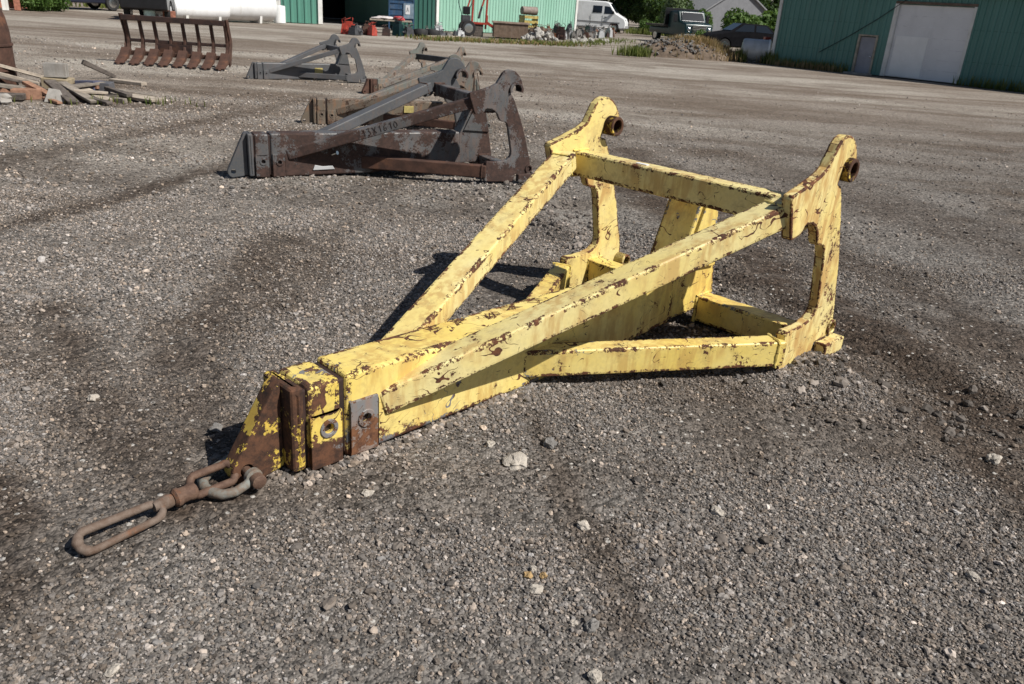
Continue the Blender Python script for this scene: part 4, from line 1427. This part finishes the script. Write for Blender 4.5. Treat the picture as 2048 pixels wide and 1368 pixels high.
bm = B(); prism(bm, tine, 0, .05, 'x'); t0 = obj('tine', bm, RUST, rk, .004, 1)
for i in range(1, 8):
    c = t0.copy(); COL.objects.link(c); c.location.x = i * (RW - .07) / 7 + .02
t0.location.x = .02
bm = B(); prism(bm, [(-.03, .30), (.05, .26), (-.12, .10), (-.42, .012), (-.45, .03), (-.18, .17)], -.06, .11, 'x'); s0 = obj('tine_shoe', bm, RUST, rk, .004, 1)
for i in range(1, 8):
    c = s0.copy(); COL.objects.link(c); c.location.x = i * (RW - .07) / 7 + .02
s0.location.x = .02
for x in (-.035, RW + .005):
    bm = B(); prism(bm, [(-.02, .92), (.13, .92), (.30, .52), (.30, .44), (.14, .06), (.06, .03), (.0, .14), (.15, .42), (.15, .52), (.04, .78)], x, x + .03, 'x'); obj('side_plate', bm, RUST, rk, .005, 1)

rt = thing('rusty_drum', 'tall orange rusted steel drum cut by the left edge', 'drum', (-7.52, 11.25, 0))
bm = B(); lathe(bm, [(.45, 0), (.47, .02), (.47, .62), (.465, .8), (.44, .98), (.39, 1.12), (.3, 1.2), (.12, 1.24)], (0, 0, 0), (0, 0, 1), 36); obj('shell', bm, RUST, rt, smooth=True)
for z in (.3, .62):
    bm = B(); lathe(bm, [(.468, -.02), (.485, -.012), (.485, .012), (.468, .02)], (0, 0, z), (0, 0, 1), 36); obj('hoop', bm, RUST, rt, smooth=True)
bm = B(); lathe(bm, [(.06, 1.2), (.06, 1.28), (.05, 1.29)], (0, 0, 0), (0, 0, 1), 12); obj('bung', bm, RUST, rt, smooth=True)


def plank(p0, p1, w, h, m, label, group='old boards in the lumber pile', up=(0, 0, 1), name='plank'):
    bm = B(); beam(bm, p0, p1, w, h, up)
    rs = random.Random(len(label))
    for v in bm.verts:
        v.co += Vector([rs.uniform(-.006, .006) for _ in range(3)])
    o = obj(name, bm, m, None, .005, 1)
    return tag(o, label, 'board', group)


plank((-7.25, 10.95, .44), (-6.62, 11.85, .10), .13, .045, WOOD_PALE, 'long pale board sloping down right beside the rusty drum, uppermost')
plank((-7.15, 10.80, .34), (-6.52, 11.45, .07), .14, .05, WOOD_PALE, 'second pale board sloping down just under the uppermost one')
plank((-7.2, 10.72, .20), (-6.45, 11.10, .05), .16, .05, WOOD_GREY, 'grey board lying below the two pale sloping boards')
plank((-6.74, 13.34, .03), (-6.10, 13.10, .03), .11, .05, WOOD_PALE, 'pale grey beam lying by itself at the back of the lumber pile')
plank((-6.05, 11.62, .06), (-5.12, 11.36, .025), .24, .04, WOOD_PALE, 'broad whitish board at the right end of the lumber pile')
plank((-6.42, 11.05, .22), (-5.92, 10.66, .02), .15, .04, WOOD_DARK, 'dark board leaning forward in the middle of the lumber pile')
plank((-6.30, 11.12, .20), (-5.72, 10.82, .02), .14, .04, WOOD_GREY, 'weathered board beside the dark leaning board, to its right')
plank((-6.15, 11.30, .12), (-5.62, 10.95, .03), .15, .05, WOOD_PALE, 'short pale board in the front right of the lumber pile')
plank((-6.74, 12.05, .05), (-5.75, 11.75, .035), .12, .05, WOOD_GREY, 'grey board lying behind the tan and blue boxes')
plank((-5.95, 11.20, .03), (-5.45, 11.10, .02), .10, .06, WOOD_GREY, 'short grey offcut under the broad whitish board')
plank((-6.95, 10.52, .05), (-6.55, 10.66, .05), .17, .08, WOOD_DARK, 'dark brown beam at the left foot of the pile')
plank((-7.28, 13.55, .26), (-6.95, 13.9, .02), .08, .07, WOOD_DARK, 'dark post end leaning alone between lumber and rake')
plank((-6.55, 11.55, .16), (-5.95, 11.45, .14), .13, .04, WOOD_RED, 'reddish board lying across the middle of the pile')
plank((-6.0, 11.05, .02), (-5.55, 11.38, .06), .10, .04, WOOD_DARK, 'dark offcut crossing under the right end boards')
for p0, p1, w, m, lab in (((-6.9, 11.3, .16), (-6.4, 11.0, .05), .12, WOOD_DARK, 'dark board end between the rusty drum and the tan box'), ((-6.75, 11.05, .18), (-6.25, 10.80, .06), .10, WOOD_RED, 'reddish board lying over the orange timber block'),
                          ((-6.2, 11.0, .16), (-5.95, 11.55, .19), .11, WOOD_GREY, 'grey board lying on top towards the blue box'), ((-5.9, 11.0, .05), (-5.5, 10.78, .02), .09, WOOD_DARK, 'thin dark board at the very front right of the pile'),
                          ((-6.6, 11.75, .10), (-6.1, 11.95, .05), .12, WOOD_DARK, 'dark board behind the tan box'), ((-5.75, 11.55, .10), (-5.3, 11.75, .03), .10, WOOD_GREY, 'grey board pointing back right from the pile'),
                          ((-6.35, 10.75, .04), (-6.02, 10.52, .02), .07, WOOD_RED, 'short reddish stick in front of the wedge slab'), ((-5.85, 11.42, .14), (-5.45, 11.25, .08), .09, WOOD_DARK, 'dark narrow board resting on the broad whitish board'),
                          ((-7.0, 10.75, .28), (-6.7, 11.2, .14), .10, WOOD_DARK, 'dark board leaning against the rusty drum under the pale boards'), ((-6.05, 10.95, .13), (-5.68, 11.12, .11), .07, WOOD_PALE, 'short pale stick across the weathered boards')):
    plank(p0, p1, w, .04, m, lab)
rs_ = random.Random(2)
bx_ = lambda a, b, m, nm, lab, cat, rz=.2: (lambda o: (setattr(o, 'location', a), setattr(o, 'rotation_euler', (rs_.uniform(-.06, .06), rs_.uniform(-.06, .06), rz)), tag(o, lab, cat)))(obj(nm, box2(B(), (-b[0] / 2, -b[1] / 2, 0), (b[0] / 2, b[1] / 2, b[2])), m, None, .008))
bx_((-6.48, 11.35, 0), (.34, .26, .24), plain('tan_box', (.33, .27, .18), .8), 'wood_crate', 'tan box in the middle of the lumber pile under a grey block', 'crate', .1)
blk = thing('cinder_block', 'grey concrete block standing on top of the lumber pile', 'block', (-6.47, 11.33, .25), .25, None, .82)
for a, b in (((-.17, -.08, 0), (.17, -.05, .22)), ((-.17, .05, 0), (.17, .08, .22))):
    bm = B(); box2(bm, a, b); obj('face_shell', bm, CONCRETE, blk, .006)
for x in (-.17, -.017, .136):
    bm = B(); box2(bm, (x, -.049, .004), (x + .034, .049, .216)); obj('web', bm, CONCRETE, blk, .004)
bx_((-6.12, 11.5, 0), (.28, .24, .21), plain('slate_box', (.085, .09, .14), .5), 'plastic_box', 'dark blue plastic box at the back of the lumber pile', 'box', -.1)
bx_((-5.92, 11.55, 0), (.16, .22, .20), plain('slate_box_b', (.10, .10, .11), .6), 'metal_box', 'dark grey metal box right of the blue box', 'box', .15)
bx_((-6.62, 10.86, 0), (.36, .22, .13), WOOD_RED, 'timber_block', 'orange brown timber block at the front left of the pile', 'block', .35)
bm = B(); prism(bm, [(-.13, 0), (.13, .0), (.06, .17), (-.07, .19)], -.02, .02); o = obj('wedge_block', bm, CONCRETE, None, .008); o.location = (-6.16, 10.66, 0); o.rotation_euler = (-.5, 0, .3); tag(o, 'pale grey wedge slab leaning at the front of the pile', 'slab')
bm = B(); rock(bm, (0, 0, .05), .085, 12, .75, 3); o = obj('stone', bm, CONCRETE, smooth=True); o.location = (-6.60, 10.30, 0); tag(o, 'pale round stone at the front left of the lumber pile', 'stone')
bm = B(); prism(bm, [(-.17, .03), (.15, .0), (.2, .09), (-.1, .12)], -.08, .08); o = obj('timber_block', bm, WOOD_RED, None, .006); o.location = (-6.9, 10.9, .0); o.rotation_euler = (0, 0, .9); tag(o, 'reddish split block beside the rusty drum', 'block')
# the pieces lie on a low heap of chips and soil
bm = B()
res = bmesh.ops.create_grid(bm, x_segments=24, y_segments=16, size=1)
for v in res['verts']:
    x, y = v.co.x * .95, v.co.y * .5
    e = max(0, 1 - (x / .93) ** 2 - (y / .48) ** 2)
    v.co = Vector((x, y, .10 * e ** .7 + .03 * mnoise.noise(Vector((x * 5, y * 5, 3))) * min(1, 3 * e) - .03))
o = obj('soil_heap', bm, plain('chips', (.13, .10, .08), .95, 0, .4, 14, .8, .1)); o.location = (-6.35, 11.2, 0); tag(o, 'low brown heap of chips and soil under the lumber', 'soil heap')


def htank(name, label, a, b, r, z, m, group, feet=True):
    a, b = Vector(a), Vector(b)
    L = (b - a).length
    t = thing(name, label, 'tank', (a.x, a.y, 0), math.atan2(b.y - a.y, b.x - a.x), group)
    bm = B(); lathe(bm, [(.02, -r * .35), (r * .5, -r * .30), (r * .85, -r * .14), (r, 0), (r, L), (r * .85, L + r * .14), (r * .5, L + r * .3), (.02, L + r * .35)], (0, 0, z), (1, 0, 0), 36); obj('shell', bm, m, t, smooth=True)
    for x in (L * .18, L * .8):
        bm = B(); prism(bm, [(-r * .7, 0), (r * .7, 0), (r * .8, z - r * .55), (0, z - r * 1.02), (-r * .8, z - r * .55)], x, x + .12, 'x'); obj('cradle', bm, WHITE_TRIM, t)
    bm = B(); lathe(bm, [(.12, 0), (.12, .12), (.09, .14)], (L * .5, 0, z + r - .02), (0, 0, 1), 14); obj('valve_cap', bm, m, t)
    return t


g_ = 'white tanks beside the workshop'
t1 = htank('storage_tank', 'largest white cylindrical tank, beside the green workshop wall', (-15.45, 38.2), (-12.75, 41.3), .66, .72, WHITE, g_)
bm = B(); box2(bm, (.9, -.665, .98), (1.25, -.60, 1.06)); obj('label', bm, plain('faded_red_print', (.60, .22, .22), .6), t1)
bm = B(); tube(bm, [(-.26, -.05, .25), (-.27, 0, 1.3)], .02, 6); obj('pipe', bm, RUST, t1)
bm = B(); tube(bm, [(-.27, -.16, .8), (-.27, .16, .8)], .02, 6); obj('pipe', bm, RUST, t1)
htank('storage_tank', 'white tank of middle size left of the largest white tank', (-15.6, 36.9), (-14.0, 38.8), .42, .5, WHITE, g_)
htank('storage_tank', 'small white tank at the left end of the tank row', (-16.35, 36.2), (-15.6, 37.6), .36, .5, WHITE, g_)
bm = B(); lathe(bm, [(.26, 0), (.29, .02), (.29, .76), (.27, .8), (.1, .82)], (0, 0, 0), (0, 0, 1), 26); o = obj('plastic_drum', bm, WHITE, smooth=True); o.location = (-12.55, 42.25, 0); tag(o, 'white plastic drum standing in front of the workshop door', 'drum')
bm = B(); lathe(bm, [(.2, 0), (.22, .02), (.22, .52), (.12, .58), (.05, .6)], (0, 0, 0), (0, 0, 1), 20); o = obj('plastic_drum', bm, plain('pale_green_plastic', (.45, .60, .56), .5), smooth=True); o.location = (-15.75, 35.0, 0); tag(o, 'pale green small drum left of the white tanks', 'drum')
bx_((-15.2, 35.6, 0), (.5, .4, .42), BRICKRED, 'machine_crate', 'dark red brown box between the two smaller white tanks', 'box', .4)

# brick house front and posts at the far left
bh = thing('brick_building', 'brick building front at the far left edge behind two bushes', 'building', (-24.2, 37.2, 0), R(60))
bm = B(); box2(bm, (-3, 0, 0), (3.2, 5, 3.2)); obj('wall', bm, BRICKRED, bh)
bm = B(); box2(bm, (-3.3, -.4, 3.2), (3.5, 5.4, 3.4)); obj('roof', bm, ROOF, bh)
for x in (-1.6, 1.2):
    bm = B(); box2(bm, (x, -.05, 1.0), (x + 1, -.01, 2.2)); w = obj('window', bm, WHITE_TRIM, bh)
    bm = B(); box2(bm, (x + .08, -.06, 1.08), (x + .92, -.052, 2.12)); obj('pane', bm, GLASS, w)
for x, y, m, lab in ((-22.25, 35.9, WHITE_TRIM, 'white post at the far left edge of the yard'), (-22.1, 36.5, BRICKRED, 'brown brick post next to the white post'), (-22.2, 37.8, BRICKRED, 'brown brick post between the two bushes'), (-22.3, 39.2, BRICKRED, 'brown brick post beside the navy car')):
    bm = B(); box2(bm, (-.12, -.12, 0), (.12, .12, 2.2)); p_ = thing('gate_post', lab, 'post', (x, y, 0), .5)
    obj('shaft', bm, m, p_, .01); bm = B(); prism(bm, [(-.17, 2.2), (.17, 2.2), (.12, 2.3), (-.12, 2.3)], -.17, .17); obj('cap', bm, CONCRETE, p_, .01)


# ------------------------------------------------------------------ scrap in front of the workshop
# blue bin with a white notice
bb = thing('blue_bin', 'blue mesh bin with a white notice at the workshop bay', 'bin', (-6.62, 42.9, 0), R(8))
for x in (-.6, .6):
    for y in (-.35, .35):
        bm = B(); box2(bm, (x - .03, y - .03, 0), (x + .03, y + .03, 1.5)); obj('corner_post', bm, BLUE, bb, .004)
for z in (.48, .75, 1.02, 1.29, 1.46):
    bm = B(); box2(bm, (-.57, -.38, z - .012), (.57, -.355, z + .012)); obj('rail', bm, BLUE, bb)
bm = B(); box2(bm, (-.57, -.352, .47), (.57, -.34, 1.47)); obj('side_panel', bm, BLUE, bb, .003)
for x in (-.57, .55):
    bm = B(); box2(bm, (x, -.31, .47), (x + .02, .31, 1.47)); obj('side_panel', bm, BLUE, bb)
bm = B(); box2(bm, (-.57, -.33, .44), (.57, .33, .468)); obj('bottom', bm, STEEL_DK, bb)
bm = B(); box2(bm, (.10, -.40, .60), (.60, -.384, 1.30)); pl_ = obj('grey_plate', bm, plain('blue_grey_plate', (.20, .27, .34), .5), bb, .004)
bm = B(); box2(bm, (.20, -.412, .80), (.42, -.402, 1.22)); nt = obj('notice', bm, LABELWHITE, bb, label='white notice with a dark letter on the blue bin')
stroke_text(nt, 'A', (.255, -.4145, .92), (1, 0, 0), (0, 0, 1), .20, .010, INK)

# red machine: old loader frame on wheels
rm = thing('red_machine', 'red steel lift frame with two tall masts on wheels, in front of the pale shed', 'machine', (-3.0, 42.9, 0), R(14))
for x in (-.08, .62):
    bm = B(); beam(bm, (x, .1, .35), (x + .06, .1, 2.6), .09, .09, (0, 1, 0)); obj('mast', bm, RED, rm, .008)
    bm = B(); beam(bm, (x - .35, .12, 1.0), (x + .02, .12, 2.1), .07, .07, (0, 1, 0)); obj('brace', bm, RED, rm, .006)
bm = B(); beam(bm, (-.55, 0, .62), (.75, 0, .60), .12, .10); obj('frame_rail', bm, RED, rm, .008)
bm = B(); beam(bm, (.65, 0, .66), (1.22, -.1, .34), .12, .14); obj('drawbar', bm, RED, rm, .01)
bm = B(); beam(bm, (.65, 0, .66), (.65, 0, 1.0), .1, .1, (0, 1, 0)); obj('frame_rail', bm, RED, rm, .008)
wheel(rm, -.28, -.15, .36, .2)
wheel(rm, 1.28, -.1, .34, .2)
wheel(rm, -.28, .75, .36, .2)
bm = B(); box2(bm, (-.62, -.1, .62), (-.18, .3, .95)); obj('engine', bm, STEEL_DK, rm, .03)
bm = B(); box2(bm, (-.55, -.05, .98), (-.2, .28, 1.35)); obj('seat', bm, BLACK, rm, .05)
bm = B(); box2(bm, (.0, .0, .0), (.5, .2, .58)); obj('gearbox', bm, WOOD_DARK, rm, .03)
bm = B(); tube(bm, [(-.55, .3, .9), (-.75, .35, 1.5), (-.75, .35, 2.4), (-.1, .35, 2.4), (-.08, .35, 1.5), (-.3, .3, .95)], .02, 6); obj('guard_rail', bm, TRUCKGREEN, rm)
bm = B(); tube(bm, [(-.74, .35, 1.75), (-.1, .35, 1.75)], .018, 6); obj('guard_rail', bm, TRUCKGREEN, rm)
bm = B(); lathe(bm, [(.0, 0), (.055, .05), (.055, .6), (.03, .62), (.03, .95)], (.25, .12, .8), (.25, 0, 1), 12); obj('hydraulic_ram', bm, STEEL_DK, rm, smooth=True)

cb = thing('steel_bin', 'long rust brown open bin beside the red machine', 'bin', (-1.15, 42.6, 0), R(8))
for a, b in (((-.85, -.35, .05), (.85, -.31, .70)), ((-.85, .31, .05), (.85, .35, .70)), ((-.85, -.31, .05), (-.81, .31, .70)), ((.81, -.31, .05), (.85, .31, .70)), ((-.81, -.31, .05), (.81, .31, .09))):
    bm = B(); box2(bm, a, b); obj('side', bm, BINRUST, cb, .004)
bm = B(); box2(bm, (-.90, -.40, .70), (.90, -.30, .78)); obj('rim', bm, plain('pale_rust', (.28, .21, .17), .8), cb, .008)
bm = B(); box2(bm, (-.90, .30, .70), (.90, .40, .78)); obj('rim', bm, bpy.data.materials['pale_rust'], cb, .008)


def engine_like(seed, s):
    """a scrap casting: block, cover, flange, stub pipe"""
    rs = random.Random(seed)
    bm = B()
    w, d, h = (rs.uniform(.5, 1.1) * s, rs.uniform(.35, .8) * s, rs.uniform(.35, .9) * s)
    hexa(bm, [(-w / 2, -d / 2, 0), (w / 2, -d / 2, 0), (w / 2, d / 2, 0), (-w / 2, d / 2, 0), (-w * .4, -d * .4, h), (w * .45, -d * .4, h), (w * .4, d * .4, h), (-w * .45, d * .4, h)])
    box2(bm, (-w * .3, -d * .3, h * .99), (w * .25, d * .3, h * 1.25))
    lathe(bm, [(h * .28, 0), (h * .28, .06 * s), (h * .12, .07 * s), (h * .12, .25 * s)], (w * rs.uniform(-.2, .2), -d * .45, h * .5), (0, -1, .1), 12)
    for _ in range(3):
        x = rs.uniform(-w * .4, w * .4)
        tube(bm, [(x, rs.uniform(-d, d) * .4, h * .9), (x + rs.uniform(-.2, .2) * s, rs.uniform(-d, d) * .5, h * 1.4), (x + rs.uniform(-.3, .3) * s, rs.uniform(-d, d) * .6, h * 1.6)], .03 * s, 6)
    return bm


SM = [RUST, RUST_OR, STEEL_DK, GREYSTONE, STEEL, CONCRETE, RUST_DK, BINRUST]
HUE = {RUST.name: 'brown rusted', RUST_OR.name: 'orange rusted', STEEL_DK.name: 'dark steel', GREYSTONE.name: 'dull grey', STEEL.name: 'bright grey', CONCRETE.name: 'pale dusty', RUST_DK.name: 'nearly black', BINRUST.name: 'tan rusted'}
rs_ = random.Random(21)
k = 0
for (xa, ya), (xb, yb), n_, lab, grp, cat in (((.0, 44.2), (2.6, 49.5), 44, 'rusty scrap casting in the heap against the pale green shed', 'scrap heap against the shed', 'scrap'),
                                              ((2.4, 48.5), (5.3, 58.5), 38, 'rusty scrap casting in the row in front of the white van', 'scrap row before the van', 'scrap'),
                                              ((-4.9, 38.9), (-3.6, 40.5), 9, 'grey scrap casting on the grass left of the red machine', 'scrap left of the red machine', 'scrap'),
                                              ((-1.9, 43.0), (-.5, 43.6), 5, 'dark scrap casting piled behind the brown bin', 'scrap behind the bin', 'scrap')):
    for i in range(n_):
        t_ = rs_.random()
        x, y = xa + (xb - xa) * t_ + rs_.uniform(-.35, .35), ya + (yb - ya) * t_ + rs_.uniform(-.6, .6)
        s = rs_.uniform(.28, .62)
        mm = rs_.choice(SM if 'rusty' in lab else SM[2:5])
        o = obj('scrap_casting', engine_like(k, s), mm, None, .01, 1)
        o.location = (x, y, 0)
        o.rotation_euler = (0, 0, rs_.uniform(0, 6.28))
        tag(o, lab.replace('rusty', HUE[mm.name]) if 'rusty' in lab else lab, cat, grp)
        k += 1
# second layer lying on the first
for i in range(12):
    t_ = rs_.random()
    o = obj('scrap_part', engine_like(100 + i, rs_.uniform(.25, .45)), rs_.choice(SM), None, .008, 1)
    o.location = (.4 + 4.2 * t_, 45.2 + 10.5 * t_, rs_.uniform(.18, .34))
    o.rotation_euler = (rs_.uniform(-.3, .3), rs_.uniform(-.3, .3), rs_.uniform(0, 6.28))
    tag(o, 'small scrap part lying on top of the scrap by the shed', 'scrap', 'upper scrap parts by the shed')
oc = thing('ochre_crate', 'ochre yellow slatted crate with a brown roller on top, against the pale shed', 'crate', (-.3, 45.9, .45), R(30))
for z in (.02, .26, .50):
    bm = B(); box2(bm, (-.42, -.32, z), (.42, -.29, z + .14)); obj('slat', bm, OCHRE, oc, .004)
    bm = B(); box2(bm, (-.42, .29, z), (.42, .32, z + .14)); obj('slat', bm, OCHRE, oc, .004)
for x in (-.42, .38):
    for y in (-.28, .24):
        bm = B(); box2(bm, (x, y, 0), (x + .04, y + .04, .66)); obj('corner_post', bm, WOOD_DARK, oc)
    bm = B(); box2(bm, (x + .005, -.24, .05), (x + .03, .24, .6)); obj('end_panel', bm, OCHRE, oc)
bm = B(); box2(bm, (-.5, -.4, -.45), (.5, .4, -.02)); o = obj('pallet_box', bm, WOOD_DARK, None, .01); o.location = (-.3, 45.9, .45); o.rotation_euler = (0, 0, R(30)); tag(o, 'dark wooden box under the ochre crate', 'box')
bm = B(); lathe(bm, [(.05, -.45), (.2, -.44), (.21, .44), (.05, .45)], (0, 0, .22), (1, 0, 0), 20); o = obj('roller', bm, plain('brown_roller', (.22, .18, .155), .7), smooth=True); o.location = (-.3, 45.9, 1.11); o.rotation_euler = (0, 0, R(30)); tag(o, 'grey brown roller lying on the ochre crate', 'roller')
# pale rubble
rub = [( .35, 41.6, .9, 40, 'pale broken concrete lump in the pile right of the brown bin'), (3.0, 45.2, 1.1, 22, 'pale rubble lump along the track before the scrap')]
for cx, cy, rr_, n_, lab in rub:
    for i in range(n_):
        a, q = rs_.uniform(0, 6.28), rs_.random() ** .6
        x, y = cx + rr_ * q * math.cos(a), cy + rr_ * .6 * q * math.sin(a)
        if n_ < 40:
            x, y = cx + rs_.uniform(-1.4, 1.4), 0
            y = cy + (x - cx) * 1.9 + rs_.uniform(-.4, .4)
        z = max(0, .5 * (1 - q)) if n_ >= 40 else 0
        bm = B(); rock(bm, (0, 0, 0), rs_.uniform(.09, .2), 300 + i, .75, 1)
        o = obj('concrete_lump', bm, PALESTONE); o.location = (x, y, z + .06); o.rotation_euler = (rs_.random(), rs_.random(), rs_.random())
        tag(o, lab, 'rubble', 'pale rubble')
# left bay junk: trestle with cloth, pallets, red parts
tb_ = thing('trestle_table', 'table heaped with red and white things in front of the dark bay', 'table', (-6.55, 39.3, 0), R(10))
bm = B(); box2(bm, (-.95, -.35, .52), (.95, .35, .58)); obj('table_top', bm, WOOD_PALE, tb_, .008)
for x in (-.85, .8):
    for y in (-.3, .25):
        bm = B(); box2(bm, (x, y, 0), (x + .05, y + .05, .52)); obj('leg', bm, WOOD_DARK, tb_)
bm = B(); rock(bm, (0, 0, .06), .5, 8, .16, 3); o = obj('cloth', bm, plain('pale_cloth', (.55, .50, .49), .8), smooth=True); o.location = (-6.85, 39.25, .585); tag(o, 'pale crumpled sheet on the table by the bay', 'cloth')
bm = B(); rock(bm, (0, 0, .06), .34, 9, .3, 3); o = obj('cloth', bm, TARP_RED, smooth=True); o.location = (-6.15, 39.3, .585); tag(o, 'red crumpled cloth on the table by the bay', 'cloth')
for i, (x, y, m, lab) in enumerate(((-7.7, 35.6, RED, 'small red engine part farthest left before the bay'), (-7.35, 35.3, STEEL_DK, 'dark engine part beside the red one before the bay'), (-6.75, 35.8, RED, 'red flat machine part in the middle before the bay'), (-6.3, 36.6, RUST_DK, 'dark rusted part in front of the table'), (-5.9, 37.3, TRUCKGREEN, 'dark green casting right of the table'), (-5.5, 37.6, STEEL_DK, 'dark casting between table and wheels'), (-7.0, 36.2, RUST, 'low rusty part behind the red flat one'))):
    o = obj('machine_part', engine_like(500 + i, .6), m, None, .01, 1); o.location = (x, y, 0); o.rotation_euler = (0, 0, i * 1.1); tag(o, lab, 'machine part')
for i, (x, y, rz, lab) in enumerate(((-5.05, 38.2, .3, 'grey steel wheel lying left in the scrap beside the bay'), (-4.55, 38.6, -.2, 'grey steel wheel lying right in the scrap beside the bay'))):
    t = thing('old_wheel', lab, 'wheel', (x, y, .02), rz)
    bm = B(); lathe(bm, [(.2, 0), (.34, 0), (.36, .05), (.36, .2), (.34, .25), (.2, .25)], (0, 0, 0), (0, .2, 1), 20); obj('tyre', bm, RUBBER, t, smooth=True)
    bm = B(); lathe(bm, [(.05, .05), (.21, .04), (.21, .22), (.05, .2)], (0, 0, 0), (0, .2, 1), 16); obj('rim', bm, STEEL, t, smooth=True)
bm = B(); beam(bm, (-4.6, 37.0, .06), (-3.3, 38.6, .06), .12, .1); tag(obj('timber_pole', bm, WOOD_PALE, None, .01), 'pale beam lying on the grass left of the red machine', 'beam')


# ------------------------------------------------------------------ larger loose stones in the foreground
STN = [plain('stone_pale', (.42, .38, .33), .85, 0, .25, 30, .5, .2), plain('stone_grey', (.20, .19, .18), .85, 0, .3, 30, .5, .2), plain('stone_tan', (.40, .27, .13), .8, 0, .25, 30, .4, .2)]
for i, (x, y, r_, fl, m, lab) in enumerate((
        (0.045, 2.558, 0.0407, 0.50, 0, 'flat pale stone lying below the middle of the yellow boom'),
        (0.170, 2.719, 0.0292, 0.70, 1, 'grey pointed stone just above the flat pale stone'),
        (-1.661, 2.824, 0.0201, 0.80, 0, 'pale tan stone on the gravel left of the boom nose'),
        (-1.106, 2.659, 0.0248, 0.70, 1, 'brown grey stone beside the shadow of the boom nose'),
        (0.268, 1.544, 0.0215, 0.70, 0, 'largest pale stone at the bottom edge of the photo'),
        (0.744, 2.325, 0.0240, 0.45, 0, 'flat pale stone right of centre in the foreground'),
        (0.273, 2.187, 0.0197, 0.60, 0, 'oblong whitish stone near the middle of the foreground'),
        (0.120, 1.866, 0.0189, 0.60, 0, 'cream oblong stone lowest of the little cluster'),
        (0.110, 1.945, 0.0120, 0.80, 0, 'round cream pebble at the top of the little cluster'),
        (0.141, 1.919, 0.0119, 0.80, 2, 'ochre pebble right in the little cluster'),
        (0.096, 1.919, 0.0119, 0.80, 2, 'ochre brown pebble left in the little cluster'),
        (0.222, 1.736, 0.0110, 0.80, 0, 'small round white pebble left of a grey stone, low in the foreground'),
        (0.272, 1.722, 0.0205, 0.70, 1, 'grey stone beside the round white pebble, low in the foreground'),
        (1.494, 2.063, 0.0172, 0.60, 0, 'white stone near the right edge of the photo'),
        (1.937, 2.791, 0.0318, 0.60, 0, 'pale stone at the right edge above the white one'),
        (-0.058, 2.673, 0.0173, 0.80, 0, 'small pale stone left of the grey pointed stone'),
        (-0.456, 2.300, 0.0170, 0.60, 0, 'pale stone below the boom nose on the gravel'),
        (-0.915, 1.458, 0.0158, 0.60, 0, 'pale triangular stone in the lower left corner area'),
        (0.442, 1.837, 0.0129, 0.80, 0, 'white angular stone right of the cream cluster'),
        )):
    bm = B(); rock(bm, (0, 0, 0), r_, 700 + i, fl, 3)
    o = obj('loose_stone', bm, STN[m], smooth=False)
    o.location = (x, y, float(gz(np.array([x]), np.array([y]))[0]) + r_ * fl * .45)
    o.rotation_euler = (0, 0, i * 2.3)
    tag(o, lab, 'stone', 'larger loose stones in the foreground')
